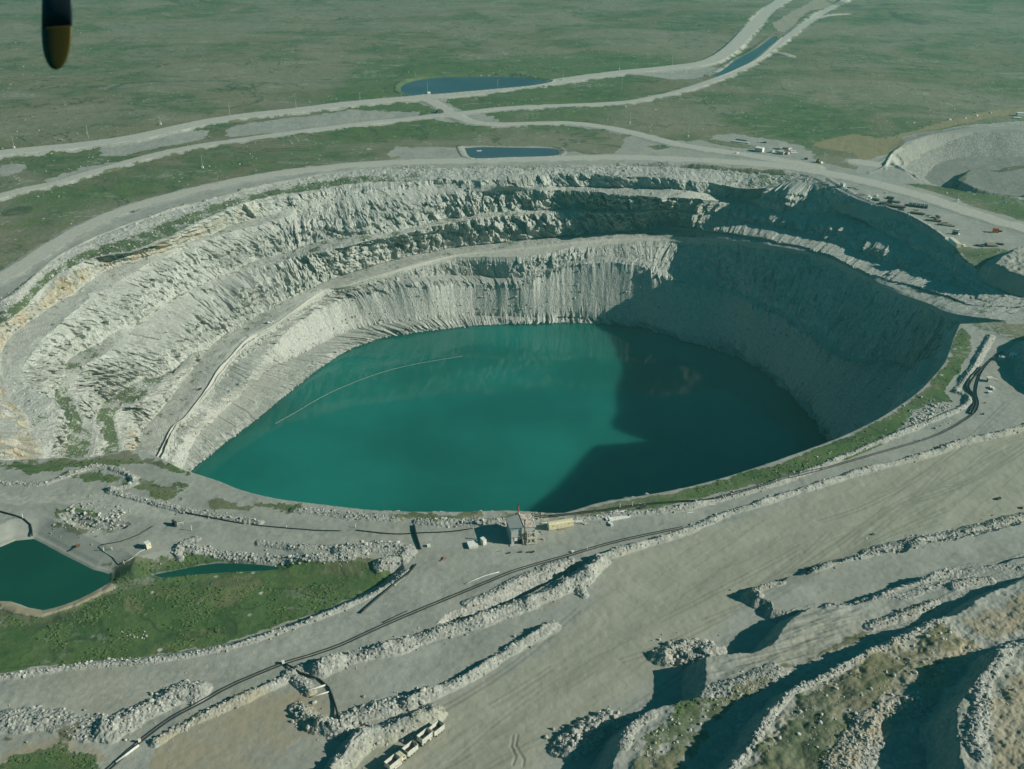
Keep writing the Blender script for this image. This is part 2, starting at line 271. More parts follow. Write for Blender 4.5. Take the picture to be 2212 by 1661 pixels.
# ------------------------------------------------------------------ the pit: sections from the left end round to the right end
LAYZ = {}
SEC = [  # sixteen (x, y) per section: rim, c1,t1, c2,t2, c3,t3, c3b, ramp outer, ramp inner, c4,t4, c5,t5, water, below
 [(-200,930),(-120,960),(88,995),(100,995),(112,996),(195,992),(219,990),(258,985),(289,978),(336,990),(350,998),(362,1004),(372,1008),(395,1015),(410,1020),(425,1030)],
 [(-160,830),(-100,850),(64,911),(104,895),(140,935),(178,885),(203,925),(252,895),(312,924),(371,924),(378,930),(384,936),(393,947),(417,955),(448,987),(460,995)],
 [(-130,740),(-70,770),(29,866),(64,838),(121,854),(156,846),(228,864),(299,871),(344,891),(398,903),(405,906),(415,908),(430,910),(455,912),(500,945),(512,952)],
 [(-100,660),(-45,700),(10,795),(50,805),(140,812),(183,803),(277,838),(344,834),(387,835),(442,846),(452,849),(462,850),(477,860),(505,865),(560,900),(572,906)],
 [(20,646),(12,699),(25,727),(92,736),(150,779),(203,780),(305,825),(381,807),(425,787),(470,799),(484,801),(494,806),(520,827),(547,828),(620,850),(632,856)],
 [(80,590),(110,604),(133,654),(176,664),(244,721),(264,732),(368,802),(396,795),(432,775),(496,772),(508,772),(522,777),(555,790),(587,797),(655,822),(667,829)],
 [(140,545),(195,561),(228,588),(258,607),(332,666),(358,660),(448,748),(454,748),(465,740),(535,730),(550,738),(562,745),(602,738),(632,776),(692,794),(704,801)],
 [(262,490),(312,535),(346,546),(379,543),(448,607),(470,602),(530,697),(532,697),(534,695),(593,702),(606,698),(618,701),(642,697),(676,750),(760,752),(772,759)],
 [(450,432),(515,445),(534,478),(560,489),(589,552),(600,568),(622,648),(623,647),(625,644),(690,632),(700,640),(710,645),(737,647),(760,712),(830,728),(840,736)],
 [(655,384),(683,412),(694,429),(692,447),(690,522),(690,546),(710,605),(712,604),(715,602),(756,615),(772,619),(780,624),(790,637),(818,700),(870,722),(878,730)],
 [(798,365),(790,398),(790,418),(800,434),(834,503),(832,514),(844,562),(845,561),(846,560),(880,576),(885,588),(891,600),(904,620),(918,690),(945,712),(950,721)],
 [(940,362),(945,388),(945,400),(950,420),(965,474),(966,484),(951,538),(951,537),(952,536),(990,550),(1000,564),(1005,596),(1024,616),(1024,682),(1030,703),(1034,712)],
 [(1090,360),(1096,381),(1098,400),(1095,412),(1090,458),(1092,466),(1098,519),(1098,518),(1099,517),(1125,533),(1130,561),(1128,599),(1128,611),(1130,684),(1130,699),(1132,709)],
 [(1220,360),(1222,375),(1232,402),(1232,411),(1245,449),(1240,457),(1251,506),(1251,505),(1251,504),(1260,520),(1250,541),(1245,562),(1245,573),(1245,686),(1245,698),(1246,708)],
 [(1370,356),(1370,383),(1378,406),(1370,425),(1365,456),(1366,462),(1378,498),(1379,497),(1380,496),(1390,512),(1380,530),(1388,560),(1376,573),(1365,692),(1385,707),(1385,717)],
 [(1500,362),(1486,388),(1490,412),(1476,426),(1464,453),(1462,457),(1454,488),(1456,492),(1466,496),(1475,513),(1478,525),(1436,586),(1438,602),(1455,715),(1474,733),(1472,743)],
 [(1640,372),(1622,408),(1600,434),(1594,441),(1575,470),(1573,473),(1560,500),(1564,503),(1575,504),(1580,520),(1580,530),(1565,618),(1560,630),(1545,735),(1560,760),(1556,770)],
 [(1745,380),(1732,394),(1697,458),(1692,466),(1680,490),(1678,493),(1660,518),(1662,520),(1668,521),(1672,533),(1670,541),(1640,650),(1635,662),(1610,765),(1630,790),(1626,800)],
 [(1850,430),(1845,440),(1830,464),(1824,471),(1790,518),(1787,522),(1768,541),(1770,543),(1774,545),(1780,555),(1774,563),(1720,690),(1714,702),(1672,805),(1690,835),(1686,845)],
 [(1963,467),(1958,476),(1918,505),(1912,513),(1890,553),(1886,558),(1862,583),(1863,585),(1867,587),(1872,598),(1864,606),(1790,740),(1783,753),(1718,850),(1735,880),(1730,890)],
 [(2052,524),(2048,538),(2020,562),(2014,570),(1995,593),(1990,598),(1958,613),(1960,615),(1963,616),(1935,631),(1925,641),(1850,770),(1843,782),(1752,880),(1764,913),(1758,922)],
 [(2098,570),(2092,583),(2080,603),(2076,609),(2066,620),(2063,623),(2042,637),(2044,638),(2047,640),(2005,656),(1996,664),(1930,780),(1920,792),(1790,930),(1790,955),(1783,962)],
 [(2210,625),(2190,632),(2170,640),(2160,644),(2150,650),(2145,652),(2126,660),(2125,661),(2124,662),(2064,678),(2068,700),(1990,800),(1978,812),(1815,965),(1806,988),(1798,992)],
 [(2360,630),(2358,636),(2355,640),(2353,642),(2350,646),(2348,648),(2345,654),(2344,655),(2340,658),(2260,704),(2200,712),(2060,830),(2040,845),(1850,1000),(1830,1020),(1820,1024)],
]
WZ = -105.0
ZR = [-90,-86,-84,-82,-79,-77,-75,-73,-70,-67,-62,-60,-57,-54,-52,-49,-39,-32.5,-27.5,-22.5,-15.5,-9.5,-4.5,-0.5]
ZX = {16: [-10,-24,-25,-34.5,-35], 17: [-3,-21.5,-22.5,-29.5,-30], 18: [-3.5,-14.5,-15.5,-25.5,-26], 19: [-3,-13.5,-14,-21,-21.5], 20: [-3,-10,-10.5,-14.2,-14.6], 21: [-2.5,-6.5,-7,-8.5,-8.8]}       # ramp level by section
def section_z(i):
    r = ZR[i]; hi = -4 if i < 16 else -2.5
    t3 = r + 1.0 + 18.0 * min(1.0, max(0.0, (6.5 - i) / 3.0)) if i < 7 else r + 1.0
    c3b = t3 - 1.5 if i < 7 else t3 - 0.4
    f = lambda a: hi + (t3 - hi) * a
    zz = [-0.3, hi, f(.20), f(.23), f(.57), f(.60), t3, c3b, r + 0.3, r]
    if i in (9, 10, 11, 12): zz[2:6] = [f(.08), f(.18), f(.52), f(.55)]
    if i >= 16: zz[2:6] = [f(.40), f(.43), f(.70), f(.72)]
    if i in ZX: zz[1:6] = ZX[i]
    q = lambda a: r + (WZ - r) * a
    b = (.10, .18, .26, .86)
    if i < 3: b = (.12, .25, .32, .8)
    if i >= 11: b = (.05, .34, .38, .93)
    if i == 13: b = (.04, .17, .21, .93)
    if i == 14: b = (.04, .13, .17, .93)
    if i == 15: b = (.05, .30, .34, .93)
    if i >= 16: b = (.05, .45, .48, .93)
    zz += [q(b[0]), q(b[1]), q(b[2]), q(b[3]), WZ + 0.4, WZ - 7.0]
    return zz
WSEC = np.array([[at(p[0], p[1], z) for p, z in zip(s, section_z(i))] for i, s in enumerate(SEC)])     # (24,16,3)
NEAR = [(2075,700),(2062,730),(2052,760),(2038,790),(1995,838),(1955,870),(1900,905),(1850,930),(1800,952),(1700,988),(1600,1022),(1500,1050),(1400,1070),(1300,1086),(1235,1105),(1200,1110),(1100,1104),(1000,1107),(900,1107),(800,1103),(700,1092),(600,1079),(520,1060),(470,1040),(410,1021),(380,1010),(335,986),(290,974),(250,977),(200,988),(100,991),(0,995),(-120,990),(-260,960)]
nearw = smooth_line(atl(NEAR, 0.0), 3.0)
HOLE = np.vstack([smooth_line(WSEC[:, 0], 6.0)[:, :2], WSEC[-1, 9:11, :2], nearw[:, :2]])

WFULL = np.concatenate([WSEC[:1] + np.array([-4.0, -70.0, 0.0]), WSEC])
# ------------------------------------------------------------------ ground sheet: a fan of quads, finer near the mine, out to the horizon
ys = np.concatenate([np.geomspace(0.35, 8.6, 40)[::-1]])                      # depression below level, degrees, far rows
dep = np.concatenate([np.geomspace(0.35, 8.4, 44), np.radians(0) + np.degrees(np.arctan((np.concatenate([np.arange(-20, 1700, 1.2), np.arange(1700, 2060, 1.5)]) - 830.5) / FOC)) + PITCH])
dep = np.sort(dep); Yr = CAM_H / np.tan(np.radians(dep)); Yr = Yr[Yr > 0]; Yr = np.concatenate([Yr, np.linspace(Yr[-1] - 4, -120, 26)])[::-1]
um = np.arange(-0.57, 0.5701, 0.00080); ue = 0.57 + np.cumsum(np.geomspace(0.002, 0.5, 26)); U = np.concatenate([-ue[::-1], um, ue])
def fan_k(Y): return np.maximum(Y, -60) * cos(_p) + CAM_H * sin(_p)
GX = (U[None, :] * fan_k(Yr)[:, None]).ravel(); GY = np.repeat(Yr, len(U)); NR, NC = len(Yr), len(U)

def poly_sd(poly, margin):
    """signed distance (+ inside) to a closed polygon; -1e3 farther than margin"""
    poly = np.asarray(poly)[:, :2]; lo = poly.min(0) - margin; hi = poly.max(0) + margin
    idx = np.nonzero((GX > lo[0]) & (GX < hi[0]) & (GY > lo[1]) & (GY < hi[1]))[0]
    x, y = GX[idx], GY[idx]; d = np.full(len(idx), 1e9); ins = np.zeros(len(idx), bool); n = len(poly)
    for i in range(n):
        a, b = poly[i], poly[(i + 1) % n]; ab = b - a; L = ab @ ab + 1e-12
        t = np.clip(((x - a[0]) * ab[0] + (y - a[1]) * ab[1]) / L, 0, 1)
        d = np.minimum(d, (x - a[0] - t * ab[0]) ** 2 + (y - a[1] - t * ab[1]) ** 2)
        if a[1] != b[1]:
            c = ((a[1] > y) != (b[1] > y)) & (x < (b[0] - a[0]) * (y - a[1]) / (b[1] - a[1]) + a[0]); ins ^= c
    d = np.sqrt(d); return idx, np.where(ins, d, -d)
def line_d(line, margin):
    line = np.asarray(line); lo = line[:, :2].min(0) - margin; hi = line[:, :2].max(0) + margin
    idx = np.nonzero((GX > lo[0]) & (GX < hi[0]) & (GY > lo[1]) & (GY < hi[1]))[0]
    x, y = GX[idx], GY[idx]; d = np.full(len(idx), 1e9); side = np.zeros(len(idx))
    for i in range(len(line) - 1):
        a, b = line[i, :2], line[i + 1, :2]; ab = b - a; L = ab @ ab + 1e-12
        t = np.clip(((x - a[0]) * ab[0] + (y - a[1]) * ab[1]) / L, 0, 1)
        q = (x - a[0] - t * ab[0]) ** 2 + (y - a[1] - t * ab[1]) ** 2
        side = np.where(q < d, ab[0] * (y - a[1]) - ab[1] * (x - a[0]), side); d = np.minimum(d, q)
    return idx, np.sqrt(d), side
N = len(GX)
H = np.zeros(N, np.float32); PL = np.zeros(N, np.float32); VEG = np.zeros(N, np.float32); ROAD = VEG.copy(); RUB = VEG.copy(); TAN = VEG.copy(); DARK = VEG.copy(); DRY = VEG.copy(); TRK = VEG.copy(); LUSH = VEG.copy()
near_f = (GY < 2600)
n_big = fbm(GX, GY, 420, 3, 3); n_mid = fbm(GX, GY, 70, 3, 9); n_sm = np.zeros(N, np.float32); n_fine = n_sm.copy(); n_cell = n_sm.copy()
ni = np.nonzero(near_f & (np.abs(GX) < 1300))[0]
n_sm[ni] = fbm(GX[ni], GY[ni], 9, 4, 21); n_fine[ni] = fbm(GX[ni], GY[ni], 2.2, 3, 33)
ci = np.nonzero((GY < 1150) & (np.abs(GX) < 420))[0]
r_, g_, d_ = cells(GX[ci] / 1.15, GY[ci] / 1.15, 4); n_cell[ci] = (0.4 + r_) * (1 - np.minimum(d_, 1) ** 2)
edge_n = n_sm * 2.2 + n_fine * 0.8
def setmax(arr, idx, v): arr[idx] = np.maximum(arr[idx], v)
# tundra beyond the perimeter road; gravel on the mine side
PERIM_UP = [(-400,700),(-120,640),(0,586),(39,562),(133,514),(225,482),(273,465),(378,427),(472,404),(515,388),(593,374),(671,361),(810,351),(900,336),(1000,341),(1100,340),(1210,336),(1345,331),(1400,326),(1500,327),(1600,335),(1720,350),(1800,366),(1880,382),(1960,398),(2050,425),(2130,452),(2230,482),(2400,520),(2900,640)]
up = smooth_line(atl(PERIM_UP), 10); sel = np.interp(GX, up[:, 0], up[:, 1])
sd = (GY - sel); VEG[:] = sst(-2, 3, sd + edge_n * 1.5); far_m = sst(0, 120, sd)
H += (n_big * 7 * sst(100, 600, sd) + n_mid * 1.1 * far_m + n_sm * 0.35 * far_m).astype(np.float32)
H[ni] += (n_fine[ni] * 0.10 + n_sm[ni] * 0.16) * (1 - far_m[ni]) + n_fine[ni] * 0.16 * far_m[ni]
def area(pts, arr, z=0.0, soft=1.5, rough=1.0, amt=1.0, sub=False, step=8):
    i, s = poly_sd(smooth_line(np.vstack([atl(pts, z), atl(pts[:1], z)]), step)[:-1], 12 + soft)
    v = sst(-soft, soft, s + edge_n[i] * rough) * amt
    if sub: arr[i] *= 1 - v
    else: setmax(arr, i, v)
    return i, s, v
def gravel(pts, z=0.0, **k):
    i, s, v = area(pts, VEG, z, sub=True, **k); return i, s, v
def plateau(pts, hgt, slope=36, z=None, rough=1.0, rub=0.9, step=5, lump=0.0):
    z = hgt if z is None else z; w = abs(hgt) / tan(radians(slope))
    i, s = poly_sd(smooth_line(np.vstack([atl(pts, z), atl(pts[:1], z)]), step)[:-1], w + 14)
    s = s + (edge_n[i] * 0.7 + n_mid[i] * 2.0 + fbm(GX[i], GY[i], 16, 3, 87) * 2.6) * rough * (0.75 if hgt > 2 else 0.5); t = np.clip(1 + s / w, 0, 1) if hgt > 0 else np.clip(s / w, 0, 1)
    old = PL[i].copy()
    if hgt > 0: PL[i] = np.where(PL[i] < 0, PL[i] + hgt * t, np.maximum(PL[i], hgt * t))
    else: PL[i] += hgt * t
    H[i] += PL[i] - old + (t > 0) * (t < 1) * n_cell[i] * 0.22 * rub + lump * t * (n_sm[i] + 0.5 * n_fine[i])
    fr = ((t > 0.02) & (t < 0.99)); setmax(RUB, i, fr * rub); VEG[i] *= np.where(fr, 1 - 0.8 * rub, 1)
    return i, s, t
ROCKLINES = []
def ridge(pts, hgt, width, rub=0.8, z=None, cut=0.0, rocks=0.9, size=(0.35, 1.2), jag=0.75):
    width *= 0.62; hgt *= 0.78; rocks *= 0.7
    ln = smooth_line(atl(pts, hgt if z is None else z), 4); i, d, sd_ = line_d(ln, width * 1.6 + 2)
    nn = fbm(GX[i], GY[i], 11, 3, int(abs(pts[0][0])) + 3); d = np.abs(d + fbm(GX[i], GY[i], 7, 3, 61) * width * 0.28); w = width * (1 + 0.3 * nn + 0.12 * n_fine[i]); prof = np.clip(1 - d / w, 0, 1) ** 0.9
    hh = hgt * np.clip(1 + 1.3 * jag * nn, 0.12, 2.2); H[i] += prof * hh + (prof > 0.05) * n_cell[i] * 0.26 * rub
    if cut: H[i] -= cut * np.clip(1 - np.abs(d - width * 1.5) / (width * .9), 0, 1) * (sd_ > 0)
    setmax(RUB, i, sst(0.0, 0.25, prof) * rub); VEG[i] *= 1 - sst(0.0, 0.3, prof) * 0.9
    if rocks: ROCKLINES.append((ln, width * 0.75, rocks, size))
    return ln
def road(pts, width, hgt=0.7, arr=True, z=0.0, soft=1.6, amt=1.0):
    ln = smooth_line(atl(pts, z), 8); i, d, s = line_d(ln, width + 12); v = sst(width / 2 + soft, width / 2 - soft, d + edge_n[i] * 1.3)
    vv = sst(width / 2 + 4, width / 2 - 1, d); H[i] = H[i] * (1 - vv * 0.8) + hgt * vv
    VEG[i] *= 1 - sst(width / 2 + 4.5, width / 2 + 0.5, d + edge_n[i] * 2.4)
    if arr: setmax(ROAD, i, v * amt)
    return ln

# far pads and roads
for p in ([(215,325),(235,312),(300,300),(420,280),(452,280),(440,298),(380,312),(310,325),(260,335),(225,335)],
          [(97,385),(140,372),(200,355),(285,343),(262,352),(165,383),(105,402)], [(0,352),(60,350),(40,372),(0,378)],
          [(490,275),(560,262),(700,245),(760,235),(830,240),(905,242),(905,250),(800,262),(650,282),(560,290),(500,295)],
          [(885,218),(945,206),(985,235),(1000,262),(940,258),(950,235)], [(985,240),(1050,248),(1080,262),(1030,272),(990,262)],
          [(1360,160),(1470,143),(1560,146),(1545,156),(1480,170),(1425,167)],
          [(842,325),(850,319),(940,316),(1000,321),(1016,339),(850,339),(840,334)], [(1185,324),(1262,331),(1262,338),(1190,339)],
          [(1345,301),(1390,293),(1450,304),(1530,300),(1545,292),(1580,287),(1640,297),(1720,312),(1752,328),(1772,348),(1850,366),(1880,372),(1915,372),(1935,392),(1800,400),(1600,370),(1340,350)],
          [(1840,352),(1880,343),(1930,330),(1960,312),(1950,296),(1990,284),(2060,272),(2140,262),(2230,255),(2300,258),(2320,340),(2300,430),(2120,425),(2010,400),(1900,390),(1860,372)]):
    i, s, v = gravel(p, rough=2.6); setmax(RUB, i, v * 0.32)
for p in ([(1400,316),(1440,312),(1452,318),(1420,324)], [(1560,322),(1610,328),(1600,334),(1570,333)], [(1500,298),(1560,304),(1640,318),(1630,322),(1560,314)]): area(p, VEG, rough=1.5, amt=0.9)
R1 = road([(-260,372),(-120,352),(0,332),(100,322),(200,312),(300,297),(430,268),(520,253),(640,240),(760,226),(900,213),(1000,205),(1100,192),(1200,178),(1330,160),(1450,147),(1530,135),(1580,105),(1620,65),(1660,25),(1690,0),(1725,-35),(1760,-80)], 21, 1.2)
R2 = road([(-200,470),(-60,440),(0,425),(60,408),(120,397),(200,372),(280,350),(360,330),(450,313),(560,298),(700,279),(800,266),(900,256),(960,250),(985,252)], 13, 0.8)
R4 = road([(915,213),(940,225),(965,240),(985,252),(1020,265),(1070,270),(1150,268),(1230,267),(1300,275),(1380,292),(1440,308),(1500,320),(1570,330),(1640,340),(1720,354),(1760,362)], 13, 0.8)
R5 = road([(1000,245),(1060,238),(1130,233),(1230,228),(1350,222),(1420,210),(1480,195),(1540,175),(1590,155),(1630,130),(1680,95),(1730,60),(1760,40),(1790,22),(1815,6),(1840,-14)], 12, 0.8)
road([(1755,44),(1790,36),(1830,32)], 10, 0.5); road([(1660,112),(1690,114),(1708,120)], 7, 0.3, amt=0.5); road([(1850,350),(1915,355),(1960,325),(2000,302),(2060,287),(2150,276),(2300,272)], 15, 0.3)
R3 = road([(-330,740),(-120,655),(0,602),(60,568),(150,510),(250,462),(350,430),(480,398),(600,376),(700,364),(800,355),(900,350),(1000,348),(1100,346),(1200,343),(1350,341),(1500,346),(1600,352),(1700,361),(1800,378),(1900,400),(2000,428),(2100,462),(2212,495),(2400,545)], 15, 0.5)
for p, z in (([(0,985),(0,1060),(60,1075),(150,1065),(250,1060),(330,1085),(400,1110),(480,1128),(300,1120),(180,1095),(90,1090),(0,1085)], 0),):
    area(p, ROAD, amt=0.5)
# canal cut between the two far roads, and the ponds
PONDS = {}
def pond(nm, pts, depth=1.6, z=-0.9, rough=0.3, rim=True):
    i, s = poly_sd(smooth_line(np.vstack([atl(pts, z), atl(pts[:1], z)]), 4)[:-1], 16)
    H[i] = np.where(s > -7, H[i] * sst(-1, -7, s) + (z - 0.15 * 0) * sst(-7, -1, s) * 0.8 + np.clip(-s, 0, 3) * 0.2 * (s > -7), H[i]); H[i] -= np.clip(s + 0.6, 0, 3) * 0.5
    VEG[i] *= 1 - sst(-4.5, -1.5, s + edge_n[i] * 0.6) * (0.8 if rim else 0.3); PONDS[nm] = (pts, z)
pond('far_pond', [(866,188),(880,180),(905,173),(950,168),(1030,166),(1100,166),(1150,171),(1184,178),(1150,186),(1080,193),(1000,200),(940,205),(890,205),(868,199)], rim=False)
pond('roadside_pond', [(1003,320),(1040,318),(1120,319),(1190,321),(1205,330),(1190,337),(1100,340),(1022,341)])
pond('canal', [(1535,164),(1563,150),(1587,131),(1622,112),(1650,94),(1668,80),(1676,84),(1655,104),(1622,131),(1580,152),(1545,166)], rim=False)
for p in ([(1460,172),(1540,160),(1570,135),(1610,100),(1655,70),(1640,82),(1600,118),(1560,150),(1500,178)], [(1690,110),(1660,108),(1620,140),(1570,160),(1540,172),(1600,140)]): i, s, v = area(p, RUB, amt=0.6); VEG[i] *= 1 - 0.6 * v
i, s, v = gravel([(1665,55),(1700,35),(1740,10),(1770,-10),(1810,-10),(1790,15),(1750,28),(1715,55),(1690,68)], rough=2.0, amt=0.7); setmax(TAN, i, v * 0.8)
for p in ([(910,170),(1090,168),(1085,165),(920,166)],): i, s, v = area(p, RUB, amt=0.7, soft=1.0)
for p in ([(1780,-6),(1812,2),(1860,10),(1848,18),(1800,10)], [(1910,15),(1960,40),(2010,45),(1990,55),(1930,38)]): area(p, DARK, amt=0.55, rough=2.5)
# right-hand quarry
plateau([(1925,345),(1945,318),(1988,298),(2060,288),(2160,284),(2320,280),(2340,380),(2260,425),(2120,418),(2060,408),(1985,390)], -15, 27, z=0, rub=1.0, rough=1.2)
plateau([(2072,388),(2100,366),(2150,352),(2230,338),(2330,330),(2330,420),(2240,425),(2130,412)], 6, 38, z=-8, rub=0.4)
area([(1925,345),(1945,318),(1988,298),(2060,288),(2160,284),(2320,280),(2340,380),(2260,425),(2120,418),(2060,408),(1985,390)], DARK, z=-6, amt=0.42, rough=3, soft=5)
area([(2052,398),(2075,375),(2120,358),(2170,348),(2130,362),(2095,378),(2080,400),(2062,408)], VEG, z=-12, amt=0.8, rough=1.8)
area([(2140,362),(2230,345),(2230,352),(2160,366)], VEG, z=-6, amt=0.8)
i, s, v = area([(1875,350),(1860,318),(1885,305),(1960,285),(2060,255),(2160,232),(2300,222),(2300,235),(2160,246),(2060,270),(1990,292),(1940,318),(1905,345)], DRY, amt=1.0, rough=2.0)
i, s, v = area([(1845,330),(1760,315),(1800,297),(1850,290),(1900,300),(1920,320),(1870,350)], DRY, amt=0.95, rough=2.2)
area([(1950,290),(2040,262),(2120,246),(2260,236),(2260,250),(2120,262),(2030,280)], VEG, amt=1.0)
i, s, v = area([(1930,300),(2000,288),(2080,272),(2160,262),(2260,255),(2260,262),(2160,272),(2080,282),(2000,296)], RUB, amt=0.7, rough=2.0)
area([(1900,392),(1960,400),(2030,402),(2090,410),(2160,420),(2260,440),(2260,470),(2180,448),(2120,432),(2050,415)], VEG, amt=0.9, rough=2.6); area([(2055,425),(2110,432),(2230,455),(2300,480),(2290,500),(2160,462),(2110,448)], VEG, rough=1.2)
for p, h, w in (([(1912,362),(1918,345),(1930,328),(1948,315)], 1.6, 3.0), ([(1930,352),(1950,362),(1975,372),(2010,388),(2040,396)], 1.8, 3.5), ([(1940,330),(1955,338),(1950,350)], 1.5, 3), ([(1876,372),(1900,365),(1918,352)], 0.8, 2.2)): ridge(p, h, w, 0.5, rocks=0.2)
# perimeter shoulder: rubble bands and windrows along the far rim
for p, h, w, r in (([(-60,690),(20,640),(88,588),(150,552),(215,522),(262,497),(300,480),(340,462),(400,440)], 1.3, 5, 0.9), ([(440,432),(460,425),(490,420)], 3.5, 7, 1.0), ([(520,408),(600,392),(690,378),(760,368),(830,362),(930,358)], 1.2, 4, 0.9),
                   ([(960,362),(1090,358),(1200,358),(1300,356),(1340,353)], 1.0, 5, 0.9), ([(1340,352),(1420,352),(1500,356),(1600,362),(1690,368),(1720,372)], 2.4, 6, 1.0), ([(1790,385),(1850,420),(1900,440),(1960,462),(2010,490),(2040,512)], 1.0, 4, 0.8)): ridge(p, h, w, r, rocks=0.7, size=(0.5, 1.5))
for p in ([(1480,358),(1600,366),(1700,374),(1690,380),(1560,372),(1480,366)], [(80,640),(150,585),(205,548),(250,522),(235,545),(170,600),(110,650),(60,690)]): area(p, VEG, amt=0.75, rough=2.2)
for p in ([(130,505),(175,487),(235,462),(265,452),(205,478),(150,505)], [(40,560),(70,540),(95,527),(60,552)]): i, s, v = gravel(p, rough=1.6); setmax(TAN, i, v * 0.7)
# mound on the right above the ramp
plateau([(2150,600),(2135,585),(2160,560),(2185,545),(2230,528),(2400,520),(2460,640),(2330,640),(2240,625),(2190,615)], 9, 34, rub=0.6, lump=1.4)
area([(2060,530),(2120,535),(2180,540),(2150,560),(2110,590),(2095,585),(2080,560)], VEG, amt=0.8, rough=2)
plateau([(2240,760),(2236,735),(2260,715),(2330,700),(2400,790),(2330,830),(2265,800)], 9, 40, rub=0.5)
# rim bank on the near and right side: green strip, then a low stone windrow
area([(1228,1112),(1300,1090),(1400,1074),(1500,1054),(1600,1026),(1700,992),(1800,957),(1850,934),(1900,909),(1955,875),(1995,843),(2038,797),(2052,765),(2060,728),(2078,706),(2100,725),(2098,760),(2075,800),(2040,850),(2060,868),(2020,895),(1900,962),(1800,1000),(1700,1030),(1600,1056),(1500,1078),(1380,1102),(1240,1118)], VEG, rough=1.0, amt=1.0)
i, s, v = area([(1960,905),(2000,872),(2050,868),(2068,875),(2020,900),(1975,918),(1930,938)], RUB, amt=1.0, rough=1.5); VEG[i] *= 1 - v * 0.85; ROCKLINES.append((smooth_line(atl([(1950,918),(2000,892),(2050,872)]), 3), 7, 2.2, (0.5, 1.6)))
area([(2090,660),(2130,680),(2180,705),(2160,720),(2110,712),(2085,690)], VEG, z=0, amt=0.6, rough=2); area([(2140,710),(2212,700),(2300,700),(2280,735),(2180,735)], VEG, amt=0.55, rough=2.4)
ridge([(1215,1122),(1300,1110),(1400,1102),(1480,1092),(1560,1072),(1640,1050),(1720,1024),(1800,992),(1880,958),(1950,930),(2010,905),(2060,885),(2092,866),(2088,850),(2066,842)], 1.5, 3.2, 0.75, rocks=0.8)
ridge([(2064,842),(2080,822),(2098,800),(2112,775),(2128,745),(2140,722)], 1.6, 4.0, 0.8, rocks=1.0)
ridge([(900,1121),(980,1122),(1060,1124),(1120,1118),(1170,1110)], 1.8, 5, 0.9, rocks=1.4, size=(0.5, 1.6)); ridge([(640,1098),(760,1112),(860,1118)], 0.9, 4, 0.8)
# left spur: patchy green ground with stone lines
for p in ([(-60,996),(60,993),(190,990),(250,980),(300,978),(345,992),(400,1022),(330,1010),(240,1005),(150,1010),(60,1018),(-60,1015)], [(245,1030),(285,1035),(350,1045),(405,1060),(395,1082),(340,1075),(290,1058)], [(440,1072),(480,1075),(500,1090),(460,1095)], [(505,1095),(540,1100),(520,1112)], [(140,1022),(200,1020),(280,1030),(250,1045),(190,1042)],
          [(110,1105),(150,1100),(230,1118),(290,1128),(282,1143),(240,1155),(180,1148),(130,1128)], [(820,1108),(900,1112),(1000,1112),(1060,1114),(1000,1120),(900,1118),(820,1116)], [(1090,1108),(1200,1114),(1180,1120),(1100,1114)], [(560,1085),(640,1096),(620,1103),(570,1095)]): area(p, VEG, rough=3.6, soft=3.0, amt=0.75)
ridge([(-40,1035),(40,1042),(100,1040),(160,1018),(210,1004),(255,1012),(290,1030)], 1.1, 3.2, 0.9, rocks=1.0); ridge([(235,1055),(280,1068),(340,1085),(400,1100),(460,1110),(560,1125)], 1.2, 3.5, 0.9, rocks=1.0); ridge([(285,1033),(290,1042),(240,1054)], 1.2, 3, 0.9)
plateau([(118,1108),(160,1103),(230,1120),(285,1130),(270,1142),(220,1150),(165,1140),(128,1124)], -2.2, 30, z=0, rub=0.7); ROCKLINES.append((smooth_line(atl([(140,1105),(200,1112),(260,1124)]), 3), 6, 2.5, (0.5, 1.7)))
# wetland basin lower left
BAS = [(-80,1190),(-60,1150),(10,1165),(75,1166),(110,1190),(175,1212),(215,1226),(300,1226),(380,1218),(395,1186),(450,1192),(567,1202),(667,1210),(740,1212),(820,1217),(872,1204),(880,1228),(820,1272),(738,1310),(633,1350),(500,1393),(333,1424),(233,1431),(100,1448),(0,1462),(-120,1475)]
plateau(BAS, -3.6, 32, z=0, rub=0.5)
area([(205,1232),(240,1222),(300,1212),(380,1200),(400,1190),(450,1196),(567,1206),(740,1214),(800,1216),(740,1230),(500,1242),(240,1264)], VEG, z=-1.6, rough=1.8, soft=2.5, amt=0.9)
#area([(226,1240),(300,1232),(380,1226),(467,1216),(567,1219),(618,1227),(560,1234),(483,1240),(350,1247),(270,1250)], DARK, z=-2.6, amt=0.7, rough=2.2, soft=2.5)
i, s, v = area([(-120,1290),(-10,1300),(60,1325),(95,1325),(170,1300),(240,1268),(360,1250),(500,1238),(640,1222),(740,1222),(850,1225),(835,1255),(738,1302),(633,1340),(500,1385),(333,1415),(233,1424),(100,1440),(0,1452),(-120,1462)], VEG, z=-3.6, rough=1.2, amt=1.0)
area([(390,1195),(450,1202),(560,1212),(660,1220),(600,1226),(470,1218),(400,1222)], VEG, z=-3.2, amt=0.9, rough=1.4); area([(180,1222),(230,1228),(330,1232),(330,1225),(240,1218)], VEG, z=-3.2, amt=0.7, rough=2)
for p in ([(35,1352),(110,1335),(170,1315),(215,1300),(225,1308),(180,1335),(110,1352),(60,1372)], [(0,1318),(30,1312),(28,1328),(0,1330)], [(480,1245),(560,1250),(420,1285),(400,1270),(440,1250)]): area(p, DARK, z=-3.6, amt=0.35, rough=1.5)
for p in ([(455,1245),(540,1240),(565,1262),(520,1305),(470,1315),(430,1300)], [(280,1290),(330,1310),(290,1330),(260,1320)]): area(p, DRY, z=-3.6, amt=0.5, rough=1.5)
